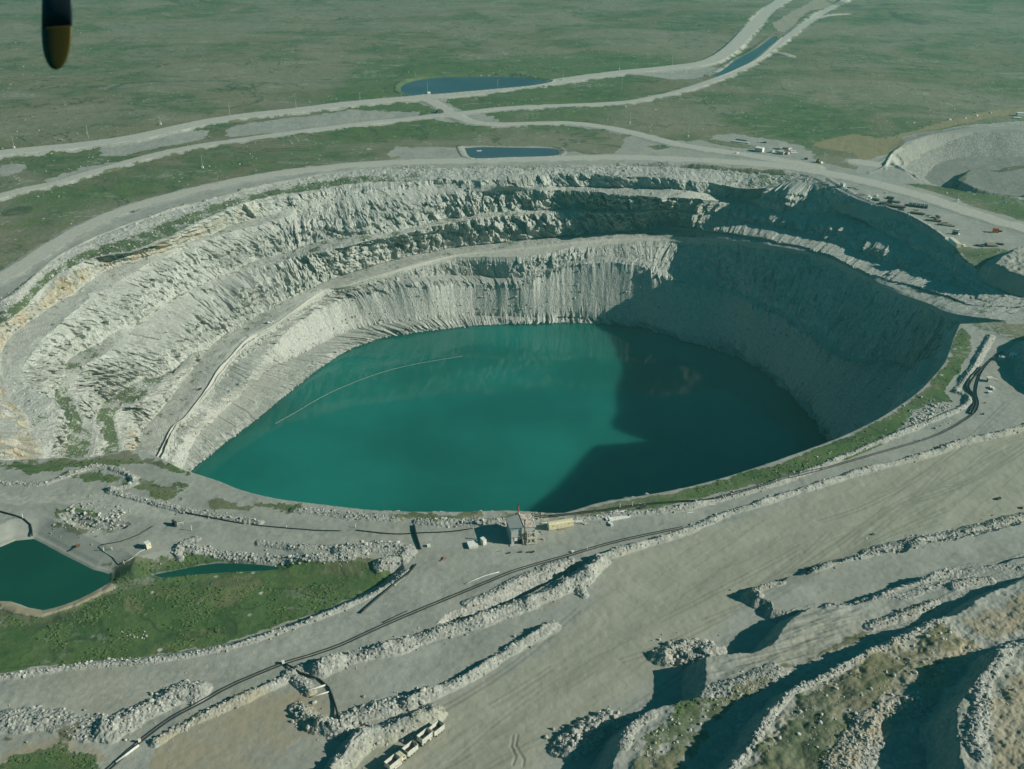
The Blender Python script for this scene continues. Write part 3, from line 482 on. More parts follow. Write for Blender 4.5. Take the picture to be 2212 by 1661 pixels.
i, s, v = area([(0,1300),(20,1300),(58,1318),(92,1322),(165,1298),(240,1264),(245,1270),(170,1308),(95,1332),(55,1328),(0,1312)], TAN, z=-3.2, amt=1.0); VEG[i] *= 1 - v; H[i] += v * 0.8
def pond_low(nm, pts, z):
    i, s = poly_sd(smooth_line(np.vstack([atl(pts, z), atl(pts[:1], z)]), 4)[:-1], 14)
    H[i] = np.where(s > -11, np.minimum(H[i], z + 0.15 + np.clip(-s, 0, 99) * 0.34), H[i]); tgt = z - np.clip(s, -1.0, 2) * 0.5; m = sst(-4, -0.3, s); H[i] = H[i] * (1 - m) + tgt * m; VEG[i] *= 1 - sst(-1.5, 0, s) * 0.5; PONDS[nm] = (pts, z)
for p, am in (([(225,1232),(300,1233),(367,1229),(395,1221),(467,1215),(567,1220),(612,1228),(560,1234),(483,1238),(350,1248),(283,1245),(245,1256)], .6), ([(380,1222),(467,1216),(567,1221),(600,1228),(483,1236),(400,1238)], .75)): area(p, DARK, z=-3.6, amt=am, rough=2.2, soft=2.5)
pond_low('wetland_channel', [(330,1242),(400,1228),(467,1217),(567,1220),(606,1228),(560,1233),(483,1237),(410,1242),(350,1248)], -3.5)
pond_low('settling_pond', [(-60,1190),(0,1182),(33,1168),(73,1164),(97,1176),(133,1196),(173,1216),(200,1230),(236,1240),(236,1256),(167,1295),(93,1318),(60,1312),(23,1299),(-60,1288)], -3.7)
ridge([(880,1232),(830,1270),(738,1312),(633,1352),(500,1395),(333,1426),(200,1436),(80,1450),(0,1464)], 1.1, 2.6, 0.8, rocks=1.0, z=0.3); ridge([(395,1182),(440,1186),(567,1196),(667,1204),(760,1206)], 1.0, 3.4, 1.0, rocks=1.8, size=(0.5, 1.7), z=0)
ridge([(388,1196),(380,1180),(400,1166),(425,1160)], 1.2, 3.0, 0.9, rocks=1.4); ridge([(738,1184),(800,1180),(850,1176),(880,1184),(868,1200),(820,1212)], 2.0, 6, 1.0, rocks=1.8, size=(0.5, 1.7)); ridge([(560,1170),(650,1180),(720,1180)], 0.7, 3, 0.8)
area([(740,1200),(800,1196),(840,1198),(800,1204)], ROAD, amt=0.4)
# lower gravel benches, windrows and dumps
ridge([(1288,1202),(1330,1190),(1371,1177),(1430,1160),(1480,1145),(1530,1122),(1584,1101),(1650,1080),(1720,1058),(1780,1040),(1848,1018),(1900,1004),(1981,985),(2040,966),(2084,951),(2150,936),(2230,915),(2330,880)], 2.3, 3.6, 0.6, rocks=0.7, z=1.2)
plateau([(1268,1222),(1215,1250),(1150,1282),(1080,1312),(1010,1338),(938,1350),(960,1326),(1040,1296),(1110,1262),(1180,1232),(1240,1208),(1285,1204)], -6.0, 52, z=0, rub=0.9)
ridge([(1292,1206),(1278,1222),(1236,1250),(1180,1276),(1110,1304),(1040,1330),(980,1346),(920,1364),(860,1384),(800,1398),(738,1418),(690,1438)], 3.2, 6.0, 0.95, rocks=1.6, size=(0.4, 1.4))
ridge([(1305,1208),(1285,1228),(1272,1246),(1252,1262),(1262,1280)], 2.0, 4.0, 0.8, rocks=0.8); ridge([(1010,1300),(1060,1280),(1120,1250),(1180,1222),(1230,1206)], 0.8, 3.6, 0.9, rocks=1.0)
ridge([(1196,1346),(1150,1370),(1104,1394),(1054,1426),(1014,1453),(970,1474),(924,1492),(880,1515)], 2.8, 4.2, 0.75, rocks=0.9); ridge([(925,1488),(880,1508),(830,1522),(771,1535),(742,1548)], 2.0, 6.5, 1.0, rocks=2.2, size=(0.5, 1.8))
ridge([(930,1528),(880,1548),(830,1566),(788,1578),(760,1602),(730,1640),(700,1690)], 5.0, 8.0, 0.8, rocks=1.5, size=(0.5, 1.6)); ridge([(700,1560),(735,1580),(745,1570)], 2.0, 5, 1.0, rocks=2.0)
ridge([(333,1597),(375,1572),(417,1550),(460,1530),(500,1512),(560,1486),(610,1462)], 2.2, 3.8, 0.85, rocks=1.2); ridge([(236,1572),(268,1550),(300,1530),(345,1506),(383,1486),(425,1482)], 2.6, 8.0, 1.0, rocks=2.4, size=(0.5, 1.8))
ridge([(0,1552),(60,1550),(140,1556),(215,1572)], 1.6, 9, 1.0, rocks=1.6); ridge([(618,1448),(640,1460),(668,1490)], 1.6, 4, 1.0, rocks=1.8); ridge([(640,1520),(668,1545),(690,1560),(720,1566)], 2.4, 6, 1.0, rocks=2.2, size=(0.5, 1.8)); ridge([(640,1440),(690,1440),(735,1425)], 1.6, 4, 0.9, rocks=1.0)
for p in ([(0,1655),(50,1630),(130,1618),(205,1632),(200,1665),(80,1690),(0,1690)], [(130,1585),(180,1575),(215,1582),(180,1592)], [(0,1592),(90,1590),(60,1602),(0,1604)]): area(p, VEG, rough=2.0, amt=0.8)
for p in ([(380,1560),(500,1500),(640,1480),(720,1520),(660,1600),(560,1661),(300,1680),(330,1620)], [(0,1600),(200,1600),(230,1640),(0,1650)]): area(p, TAN, rough=2.5, amt=0.55)
# right side benches
ridge([(1876,1188),(1950,1172),(2041,1157),(2120,1138),(2230,1110),(2330,1085)], 2.2, 6.0, 1.0, rocks=1.8, size=(0.4, 1.4)); ridge([(1751,1236),(1791,1220),(1840,1208),(1885,1200)], 1.6, 5, 1.0, rocks=1.4)
plateau([(1622,1278),(1650,1262),(1690,1258),(1751,1238),(1800,1226),(1880,1205),(2041,1172),(2230,1130),(2330,1110),(2330,1230),(2230,1240),(2110,1250),(2000,1290),(1860,1310),(1760,1318),(1700,1322),(1668,1318),(1660,1300),(1636,1290)], 3.0, 42, rub=0.9, rough=1.4)
plateau([(1530,1424),(1574,1417),(1641,1405),(1672,1386),(1690,1362),(1714,1338),(1751,1312),(1790,1306),(1850,1306),(1941,1272),(2074,1228),(2125,1222),(2170,1215),(2330,1180),(2700,1120),(2900,2100),(1250,2100),(1280,1730),(1318,1661),(1344,1604),(1352,1580),(1372,1558),(1404,1540),(1440,1526),(1480,1516),(1518,1505),(1528,1470)], 8.5, 48, rub=0.4, rough=0.8, lump=0.25)
ridge([(1528,1500),(1570,1488),(1630,1470),(1675,1456)], 1.2, 8, 1.0, z=8.8, rocks=2.2); ridge([(1345,1606),(1356,1580),(1376,1558),(1406,1541)], 0.8, 3.5, 1.0, z=9, rocks=1.6); ridge([(1780,1300),(1830,1290),(1900,1272),(1980,1248),(2060,1230)], 1.6, 4.5, 1.0, z=9.2, rocks=1.8)
ridge([(1640,1284),(1625,1276),(1650,1264),(1690,1256)], 1.4, 3, 1.0, z=3.5, rocks=1.6); ridge([(2060,1262),(2100,1252),(2140,1250)], 1.8, 4, 1.0, z=9.5, rocks=1.6); ridge([(1880,1352),(1930,1336),(1980,1320),(2020,1300)], 1.5, 4, 1.0, z=9, rocks=1.4)
area([(1690,1450),(1780,1412),(1860,1378),(1960,1330),(1985,1322),(1975,1336),(1880,1385),(1800,1420),(1720,1455)], VEG, z=6, amt=0.9, rough=1.4)
# heap of blasted rock
for p, h, w in (([(1435,1418),(1470,1402),(1510,1400),(1538,1412)], 4.5, 8.5), ([(1480,1425),(1520,1430)], 3.5, 7)): ridge(p, h, w, 1.0, rocks=3.2, size=(0.6, 2.0), z=0)
ridge([(1205,1608),(1240,1585),(1270,1560),(1310,1548),(1345,1552)], 2.6, 6.5, 1.0, rocks=2.6, size=(0.6, 2.0)); ridge([(1230,1620),(1265,1605),(1285,1580)], 2.0, 5, 1.0, rocks=2.0, size=(0.6, 1.8))
qa = radians(20); i, s = poly_sd(smooth_line(atl([(1530,1424),(1641,1405),(1714,1338),(1790,1306),(1860,1320),(1800,1390),(1700,1440),(1545,1490)], 8.5), 5), 3); dz_ = fbm(GX[i] * cos(qa) * .25 + GY[i] * sin(qa) * .25, (-GX[i] * sin(qa) + GY[i] * cos(qa)) * 1.6, 4.0, 3, 91); H[i] += sst(-2, 3, s) * dz_ * 0.8
# green dumps in the lower right
i, s, v = area([(1352,1640),(1380,1592),(1420,1560),(1480,1540),(1560,1512),(1582,1512),(1540,1545),(1480,1585),(1430,1640),(1390,1720),(1340,1740)], VEG, z=8.5, amt=0.62, rough=3.5, soft=3); area([(1480,1512),(1560,1496),(1640,1474),(1670,1470),(1600,1530),(1540,1580),(1470,1680),(1400,1740),(1380,1700),(1440,1600)], VEG, z=8.5, amt=0.6, rough=3.5, soft=3)
H[i] += v * np.clip(cells(GX[i] / 8, GY[i] / 8, 79)[2] * -1 + 0.7, 0, 1) * 1.6
plateau([(1500,1800),(1560,1690),(1592,1648),(1634,1590),(1646,1566),(1682,1520),(1702,1498),(1764,1466),(1800,1450),(1842,1426),(1908,1396),(1980,1360),(2041,1334),(2080,1318),(2107,1300),(2160,1270),(2230,1245),(2400,1200),(2800,1130),(2900,2100),(1450,2100)], 17.0, 50, rub=0.4, rough=0.7, lump=0.4)
i, s, v = area([(1590,1690),(1650,1590),(1720,1505),(1790,1468),(1850,1440),(1960,1385),(2050,1345),(2085,1365),(2130,1395),(2070,1425),(2024,1465),(2004,1507),(1990,1520),(1930,1540),(1880,1580),(1830,1640),(1800,1690)], VEG, z=17, amt=0.66, rough=3.0, soft=3)
H[i] += v * np.clip(cells(GX[i] / 11, GY[i] / 11, 77)[2] * -1 + 0.75, 0, 1) * 2.6
i, s, v = area([(1590,1690),(1720,1505),(2050,1345),(2130,1395),(2004,1507),(1800,1690)], TAN, z=17, amt=0.55, rough=2.0)
i, s, v = area([(2060,1335),(2130,1305),(2230,1280),(2230,1360),(2150,1385),(2100,1370)], TAN, z=17, amt=0.6, rough=2.0)
ridge([(1560,1680),(1592,1648),(1634,1590),(1646,1566),(1682,1520),(1702,1498),(1764,1466),(1842,1426),(1908,1396),(1980,1360),(2041,1334)], 1.2, 2.6, 1.0, z=17.5, rocks=1.5, size=(0.5, 1.7)); ridge([(1880,1600),(1850,1640),(1800,1680),(1880,1560),(1920,1540),(1990,1516)], 1.0, 7, 1.0, z=17.3, rocks=1.8, size=(0.4, 1.4))
plateau([(2110,1900),(2090,1690),(2085,1600),(2072,1560),(2068,1545),(2082,1515),(2105,1480),(2140,1440),(2180,1405),(2230,1385),(2450,1330),(2900,1280),(2900,2100),(2150,2100)], 27.0, 50, rub=0.4, rough=0.8, lump=0.4)
ridge([(2100,1680),(2095,1620),(2110,1580),(2095,1540),(2120,1500),(2150,1450),(2190,1412)], 1.4, 6, 1.0, z=17.5, rocks=1.8, size=(0.4, 1.5))
area([(2130,1661),(2140,1560),(2170,1480),(2212,1440),(2300,1420),(2300,1690)], TAN, z=27, amt=0.6, rough=2)
# haul road with wheel tracks
area([(738,1661),(800,1610),(1000,1500),(1200,1390),(1290,1300),(1330,1210),(1500,1160),(1800,1050),(2100,960),(2300,900),(2300,1100),(2100,1140),(1880,1180),(1740,1240),(1620,1300),(1500,1400),(1330,1520),(1180,1620),(1120,1720),(700,1720)], TRK, amt=0.9, soft=4)
i = area([(738,1661),(1000,1500),(1200,1390),(1330,1220),(1800,1060),(2300,900),(2300,1100),(1740,1240),(1330,1500),(1120,1720)], TAN, amt=0.28, soft=8)
for p, w, a in (([(700,1661),(1010,1680),(1200,1480),(1400,1340),(1520,1255),(1640,1195),(1800,1140)][2:], 7, 0.7), ([(1080,1590),(1180,1515),(1290,1430),(1350,1385)], 4, 0.6), ([(1000,1661),(1080,1615),(1130,1580)], 4, 0.5), ([(1640,1150),(1800,1090),(1950,1050)], 6, 0.4)):
    ln = smooth_line(atl(p), 6); i, d, s = line_d(ln, w + 3); setmax(TRK, i, sst(w, 0, d + n_sm[i] * 2)); setmax(DARK, i, sst(w, w * 0.3, d + n_sm[i] * 3) * a * 0.22)
for p in ([(1108,1590),(1104,1612),(1114,1635),(1108,1652)], [(1118,1588),(1114,1610),(1132,1640),(1130,1655)]): ln = smooth_line(atl(p), 3); i, d, s = line_d(ln, 2); setmax(DARK, i, sst(0.5, 0.15, d) * 0.35); H[i] -= sst(0.6, 0.2, d) * 0.15
for p in ([(420,1120),(520,1132),(650,1146),(780,1150),(880,1160),(900,1170),(780,1166),(640,1168),(520,1150)], [(0,1475),(120,1465),(330,1440),(500,1410),(640,1365),(760,1320),(900,1260),(1000,1230),(960,1260),(820,1330),(700,1390),(600,1430),(400,1500),(200,1540),(0,1540)]): area(p, ROAD, amt=0.42, soft=4)
for p, am in (([(-120,1290),(60,1320),(240,1262),(640,1215),(860,1220),(840,1262),(633,1350),(333,1424),(0,1460),(-120,1465)], 0.8), ([(200,1226),(300,1208),(400,1186),(740,1206),(760,1232),(500,1245),(235,1268)], 0.8), ([(1228,1112),(1500,1050),(1800,950),(2000,840),(2070,700),(2110,760),(2060,870),(1900,970),(1500,1085),(1240,1120)], 0.75), ([(640,240),(760,130),(1000,120),(1300,110),(1500,120),(1400,200),(1350,270),(1340,330),(1200,300),(1000,300),(760,330),(420,400),(100,520),(0,560),(0,400),(300,370),(600,310)], 0.6), ([(1500,260),(1700,200),(1900,260),(1800,310),(1760,340),(1650,300)], 0.7), ([(-60,985),(400,1000),(420,1100),(200,1150),(-60,1060)], 0.6), ([(2000,395),(2300,430),(2300,500),(2060,430)], 0.5), ([(0,1640),(220,1610),(220,1690),(0,1690)], 0.7), ([(1560,1690),(1700,1500),(1760,1490),(1740,1570),(1650,1690)], 0.6), ([(1340,1690),(1420,1560),(1560,1510),(1480,1590),(1400,1700)], 0.5)):
    area(p, LUSH, amt=am, soft=55 if min(q_[1] for q_ in p) < 250 else 10, rough=8 if min(q_[1] for q_ in p) < 250 else 3)
# criss-crossing ruts on the yards
RT = random.Random(5)
for q in range(30):
    u_ = RT.random(); cx, cy = (RT.uniform(900, 2150), 0)[0], 0
    yl = 1690 - (cx - 700) * 0.50; cy = yl + RT.uniform(-40, 210) * (0.5 if cx > 1500 else 1); l = RT.uniform(120, 420); k_ = RT.uniform(-.12, .12); s0 = -0.60 + RT.uniform(-.12, .12)
    ln = smooth_line(atl([(cx + l * (t - .5), cy + l * (t - .5) * s0 + k_ * l * ((t - .5) * 2) ** 2) for t in np.linspace(0, 1, 6)]), 6)
    for off in (-1.0, 1.0):
        dd = np.gradient(ln[:, :2], axis=0); dd /= np.linalg.norm(dd, axis=1)[:, None]; l2 = ln.copy(); l2[:, :2] += np.stack([-dd[:, 1], dd[:, 0]], -1) * off
        i, d_, s_ = line_d(l2, 1.5); setmax(DARK, i, sst(.9, .15, d_ + n_fine[i] * .3) * RT.uniform(.12, .32))
# inside the pit outline the sheet dives under the pit walls, then stops
i_h, s_h = poly_sd(HOLE, 4)
H[i_h] -= np.clip(s_h - 0.6, 0, 40) * 1.6
inside = np.full(N, -50.0); inside[i_h] = s_h
ncell = inside.reshape(NR, NC); fin = grid_faces(NR, NC); keep = inside[fin].min(1) < 7.0
VEG[:] = np.clip(VEG, 0, 1); RUB *= 1 - 0.8 * VEG
HG = H.reshape(NR, NC).copy()
def hz(x, y):
    r = np.clip(np.searchsorted(Yr, y) - 1, 0, NR - 2); u = x / fan_k(np.asarray(float(y) if np.isscalar(y) else y)); c = np.clip(np.searchsorted(U, u) - 1, 0, NC - 2)
    fr = np.clip((y - Yr[r]) / (Yr[r + 1] - Yr[r]), 0, 1); fc = np.clip((u - U[c]) / (U[c + 1] - U[c]), 0, 1)
    return (HG[r, c] * (1 - fc) + HG[r, c + 1] * fc) * (1 - fr) + (HG[r + 1, c] * (1 - fc) + HG[r + 1, c + 1] * fc) * fr
co = np.stack([GX, GY, H], -1)
faces = fin[keep]; used = np.zeros(N, bool); used[faces.ravel()] = True; remap = np.cumsum(used) - 1
me = big_mesh("ground", co[used], remap[faces], True, {"mask": np.stack([VEG, ROAD, RUB, TAN], -1)[used], "mask2": np.stack([DARK, DRY, TRK, LUSH], -1)[used]})
ground = link("ground", me, M['terrain']); tag(ground, "tundra, gravel yards and haul roads around the flooded pit", kind="structure")

# ------------------------------------------------------------------ pit walls
def loft(sec, rows, ds, amps, seed, masks, name, bumpf=None):
    """sec (S,L,3) -> dense wall. rows[j] quads between layer j and j+1; amps[j] relief in metres"""
    lines = []
    L = sec.shape[1]; S = sec.shape[0]
    # common parameter: mean length of all layers
    seg = np.linalg.norm(np.diff(sec[:, :, :2], axis=0), axis=2).mean(1); n = np.maximum(2, (seg / ds).astype(int)); tpar = np.concatenate([np.arange(k) / k + i for i, k in enumerate(n)] + [[S - 1]])
    i = np.clip(tpar.astype(int), 0, S - 2); t = (tpar - i)[:, None, None]
    q = np.concatenate([2 * sec[:1] - sec[1:2], sec, 2 * sec[-1:] - sec[-2:-1]])
    p0, p1, p2, p3 = q[i], q[i + 1], q[i + 2], q[i + 3]
    C = 0.5 * (2 * p1 + (p2 - p0) * t + (2 * p0 - 5 * p1 + 4 * p2 - p3) * t ** 2 + (3 * p1 - p0 - 3 * p2 + p3) * t ** 3)   # (T,L,3)
    T = len(tpar); arc = np.concatenate([[0], np.cumsum(np.linalg.norm(np.diff(C[:, 1:9, :2].mean(1), axis=0), axis=1))]) if L > 9 else np.concatenate([[0], np.cumsum(np.linalg.norm(np.diff(C[:, 0, :2], axis=0), axis=1))])
    if L > 9:
        tg0 = np.gradient(C[:, L // 2, :2], axis=0); kk0 = np.ones(41) / 41; tg0 = np.stack([np.convolve(np.pad(tg0[:, a_], 20, mode='edge'), kk0, 'valid') for a_ in (0, 1)], -1); tg0 /= np.linalg.norm(tg0, axis=1)[:, None] + 1e-9; n0 = np.stack([tg0[:, 1], -tg0[:, 0]], -1)
        for j_ in (1, 2, 3, 4, 5, 6, 10, 11, 12, 13):
            wv = fbm(arc, arc * 0 + 13.7 * (j_ // 2 if j_ < 7 else j_), 22, 4, seed + 50 + j_) ; aw = {1: 2.0, 6: 1.2, 10: 1.5, 13: 1.5}.get(j_, 4.2)
            C[:, j_, :2] += n0 * (wv * aw)[:, None]; C[:, j_, 2] += fbm(arc, arc * 0 + 3.1, 30, 3, seed + 70 + j_) * 1.3 * (j_ < 13)
    V = []; J = []; GENT = []
    for j in range(L - 1):
        for r in range(rows[j] + (1 if j == L - 2 else 0)):
            f = r / rows[j]; J.append((j, f)); hf = vf = np.full(T, f)
            if amps[j] > 1.0:
                nz = fbm(arc, arc * 0 + 5.0 * j, 30, 4, seed + 90 + j); nb_ = fbm(arc, arc * 0 + 9.0 * j, 13, 3, seed + 120 + j)
                fb = np.clip(0.45 + 0.55 * nz, 0.10, 0.90); hb = np.clip(0.66 + 0.5 * nb_, 0.3, 0.92); vb = np.clip(0.34 + 0.45 * nz + 0.25 * nb_, 0.08, 0.80)
                if L > 12 and j < 7: ww = sst(11.6, 12.6, tpar - 1) * sst(16.2, 15.4, tpar - 1); hb = hb * (1 - ww) + fb * ww; vb = vb * (1 - ww) + fb * ww
                hf = np.where(f < fb, f / fb * hb, hb + (f - fb) / (1 - fb) * (1 - hb)); vf = np.where(f < fb, f / fb * vb, vb + (f - fb) / (1 - fb) * (1 - vb)); GENT.append(np.where(f < fb, 1.0 - np.clip((hb - vb) * 0 + 0, 0, 1), 0.0) * sst(0.05, 0.35, hb - vb))
            else: GENT.append(np.zeros(T))
            q_ = C[:, j] + (C[:, j + 1] - C[:, j]) * np.stack([hf, hf, vf], -1); V.append(q_)
    V = np.array(V); R = len(V)                                                # (R,T,3)
    tang = np.gradient(V[R // 2, :, :2], axis=0); k = 25; ker = np.ones(k) / k
    tang = np.stack([np.convolve(np.pad(tang[:, a], k // 2, mode='edge'), ker, 'valid') for a in (0, 1)], -1); tang /= np.linalg.norm(tang, axis=1)[:, None] + 1e-9
    nrm = np.stack([tang[:, 1], -tang[:, 0]], -1)                              # towards the pit centre
    S2 = np.repeat(arc[None], R, 0); Z = V[:, :, 2]; amp = np.zeros((R, T)); mk = np.zeros((R, T, 4), np.float32); mk2 = np.zeros((R, T, 4), np.float32)
    for r, (j, f) in enumerate(J):
        a0 = amps[j]; jm = amps[j - 1] if j else 0; jp = amps[j + 1] if j + 1 < len(amps) else 0
        w = sin(pi * min(1, max(0, f))) ** 0.5; gate = 1.0 if (j != 7 or L < 12) else sst(8.4, 7.2, tpar)
        amp[r] = a0 * (0.35 + 0.65 * w) if a0 > 0.6 else max(jm * 0.3 * (1 - f) ** 8, jp * 0.3 * f ** 8, a0 * 0.10)
        amp[r] = amp[r] * gate
        for c in range(4): mk[r, :, c] = masks[j][c]
        mk2[r, :, 0] = (1.0 if a0 > 0.6 else 0.0) * (1 - 0.62 * GENT[r]); mk[r, :, 2] = np.maximum(mk[r, :, 2], 0.7 * GENT[r]); mk[r, :, 0] += 0.16 * GENT[r]
    wob = fbm(S2, Z, 26, 3, seed + 1); wob2 = fbm(S2, Z * 0.4, 7, 3, seed + 2)
    b1 = cells((S2 + wob * 6) / 8.0, (Z + wob2 * 5) / 9.0, seed + 3); b2 = cells((S2 + wob2 * 2) / 3.0, (Z + wob * 3) / 6.5, seed + 4); b3 = cells(S2 / 1.25, Z / 3.2, seed + 6)
    ang = (fbm(S2, Z * 0.3, 3.0, 2, seed + 8))
    butt = fbm(S2 + wob * 9, Z * 0.6, 30, 4, seed + 9)
    fc1 = facets((S2 + wob * 4) / 7.5, (Z + wob2 * 3) / 9.5, seed + 31); fc2 = facets((S2 + wob2 * 1.5) / 3.2, (Z + wob * 2) / 4.2, seed + 32)
    big = bumpf(tpar)[None] if bumpf is not None else 1.0
    disp = amp * (butt * 1.4 * big + wob * 0.4 + fc1 * 1.7 * (0.5 + 0.5 * big) + fc2 * 1.05 + (b3[0] - 0.5) * 0.22 - np.exp(-(b1[1] / 0.06) ** 2) * 0.5)
    V[:, :, 0] += nrm[None, :, 0] * disp; V[:, :, 1] += nrm[None, :, 1] * disp
    hor = np.zeros((R, T)); hgtm = np.ones((R, T))
    for r, (j, f) in enumerate(J):
        dd = C[:, min(j + 1, L - 1)] - C[:, j]; hor[r] = np.hypot(dd[:, 0], dd[:, 1]); hgtm[r] = np.maximum(np.abs(dd[:, 2]), 1.0)
    cot = np.minimum(hor / hgtm, 1.25) * sst(6, 11, hgtm); lh = 5.5; lc = cells((S2 + wob * 5) / 13.0, (Z + wob2 * 4) / 17.0, seed + 21)
    ph = Z / lh + wob * 0.9 + lc[0] * 2.3; p = ph - np.floor(ph); step = np.where(p < 0.82, p / 0.82, (1 - p) / 0.18) - 0.5
    led = step * cot * lh * 0.62 * mk2[:, :, 0] * (0.45 + 0.75 * vnoise(S2 / 19, Z / 14, seed + 22))
    for r, (j, f) in enumerate(J): led[r] *= min(1, 5 * min(f, 1 - f) + 0.15)
    V[:, :, 0] += nrm[None, :, 0] * led; V[:, :, 1] += nrm[None, :, 1] * led
    flat = amp < 0.62
    rough = fbm(V[:, :, 0], V[:, :, 1], 2.5, 3, seed + 12) * 0.5 + fbm(V[:, :, 0], V[:, :, 1], 11, 3, seed + 13) * 1.0
    V[:, :, 2] += np.where(flat, rough * (0.25 + 0.9 * mk[:, :, 2]), (b2[0] - 0.5) * 0.5)
    return V, C, arc, tpar, J, mk, mk2, nrm, V.shape
ROWS = [12, 16, 4, 22, 6, 22, 6, 16, 4, 12, 10, 22, 8, 34, 16, 8]
ROWS = [14, 14, 5, 26, 6, 26, 6, 16, 5, 28, 12, 26, 8, 40, 18, 6][:15]
AMPS = [0.3, 1.3, 0.25, 2.0, 0.25, 2.2, 0.2, 1.5, 0.25, 0.0, 0.8, 1.9, 0.3, 2.1, 0.5]
#          veg  road rub tan
MASK = [(0.30,0,.9,0),(0.12,0,0,.55),(0.42,0,.5,0),(0.05,0,0,.22),(0.52,0,.5,0),(0.02,0,0,.08),(0.55,0,.5,0),(0.0,0,0,.35),(0.45,0,.5,0),(0,1,0,0),(0.05,0,.8,0),(0.0,0,0,0),(0.22,0,.8,0),(0,0,0,.04),(0.20,0,.9,0)]
def bigf(t): return 0.6 + 1.6 * sst(10.5, 12.5, t) * (1 - 0.4 * sst(16.5, 18.5, t))
V, C, arc, tpar, J, mk, mk2, nrm, shp = loft(WFULL, ROWS, 0.62, AMPS, 40, MASK, "pit_wall", lambda t: bigf(t - 1))
tpar = tpar - 1
# ramp windrow, rim skirt, stained zones
for r, (j, f) in enumerate(J):
    if j == 9:
        jag = 1 + 0.45 * fbm(arc, arc * 0, 9, 3, 5); V[r, :, 2] += 2.5 * jag * np.exp(-((f - 0.91) / 0.06) ** 2) * sst(23, 21, tpar) + 0.9 * np.exp(-((f - 0.14) / 0.07) ** 2) - 0.9 * np.exp(-((f - 0.03) / 0.05) ** 2)
        if f > 0.86: mk[r, :, 1] = 0; mk[r, :, 2] = 0.9
        if f < 0.10: mk[r, :, 1] = 0.2; mk[r, :, 0] = 0.35
    if j == 0 and f == 0: V[r, :, 2] -= 0.5
    if j in (1, 3): mk[r, :, 3] = mk[r, :, 3] * (1.4 - 1.1 * sst(7, 10, tpar)) + 0.25 * sst(14.3, 15, tpar) * sst(16, 15.2, tpar)
    if j == 7: mk[r, :, 3] = 0.6 * sst(1.2, 0.2, tpar) + 0.1
    if j == 0: mk[r, :, 0] = 0.30 + 0.42 * sst(12, 9.5, tpar) * sst(0.2, 0.6, f) - 0.3 * sst(10.6, 11.4, tpar) * sst(13, 12.4, tpar) + 0.2 * sst(15, 16, tpar); mk[r, :, 3] = 0.35 * sst(0.6, 0.9, f) * sst(11, 9, tpar)
    if j in (4, 6): mk[r, :, 0] += 0.12 * sst(3.5, 1.0, tpar)
    if j == 3: mk[r, :, 0] = mk[r, :, 0] * 0.5 + 0.05 + 0.40 * sst(11.6, 13, tpar) * sst(14.6, 13.6, tpar)
    if j == 5: mk[r, :, 0] = mk[r, :, 0] * 0.5 + 0.02 + 0.44 * sst(11.9, 13.2, tpar) * sst(14.6, 13.8, tpar)
    if j == 14: mk2[r, :, 1] = sst(WZ + 1.4, WZ + 0.1, V[r, :, 2])
pw = big_mesh("pit_wall", V.reshape(-1, 3), grid_faces(shp[0], shp[1]), False, {"mask": mk.reshape(-1, 4), "mask2": mk2.reshape(-1, 4)})
tag(link("pit_wall", pw, M['rock']), "blasted rock walls stepping down to the green pit lake with a ramp across them", kind="structure")
# near wall under the rim we look over
nl = smooth_line(atl(NEAR, 0.0), 12.0); tg = np.gradient(nl[:, :2], axis=0); tg /= np.linalg.norm(tg, axis=1)[:, None]; nn_ = np.stack([tg[:, 1], -tg[:, 0]], -1)
if nn_[len(nn_) // 2, 1] < 0: nn_ = -nn_
nearsec = np.stack([np.concatenate([nl[:, :2] + nn_ * o, np.full((len(nl), 1), z)], 1) for o, z in ((-1.5, -0.9), (1.0, -1.0), (9, -24), (17, -27), (27, -62), (37, -67), (49, WZ - 1), (55, WZ - 7))], 1)
V2, *_r, mkb, mk2b, _n, shp2 = loft(nearsec, [2, 12, 4, 12, 4, 12, 4], 1.5, [0.1, 1.2, .2, 1.6, .2, 1.6, .3], 90, [(0.5,0,.6,0),(0.2,0,0,.2),(.3,0,.5,0),(0,0,0,.1),(.2,0,.6,0),(0,0,0,0),(0,0,.5,0)], "near")
tag(link("pit_wall", big_mesh("pit_wall_near", V2.reshape(-1, 3), grid_faces(shp2[0], shp2[1])[:, ::-1], False, {"mask": mkb.reshape(-1, 4), "mask2": mk2b.reshape(-1, 4)}), M['rock']), "steep rock face below the near rim of the pit", kind="structure")

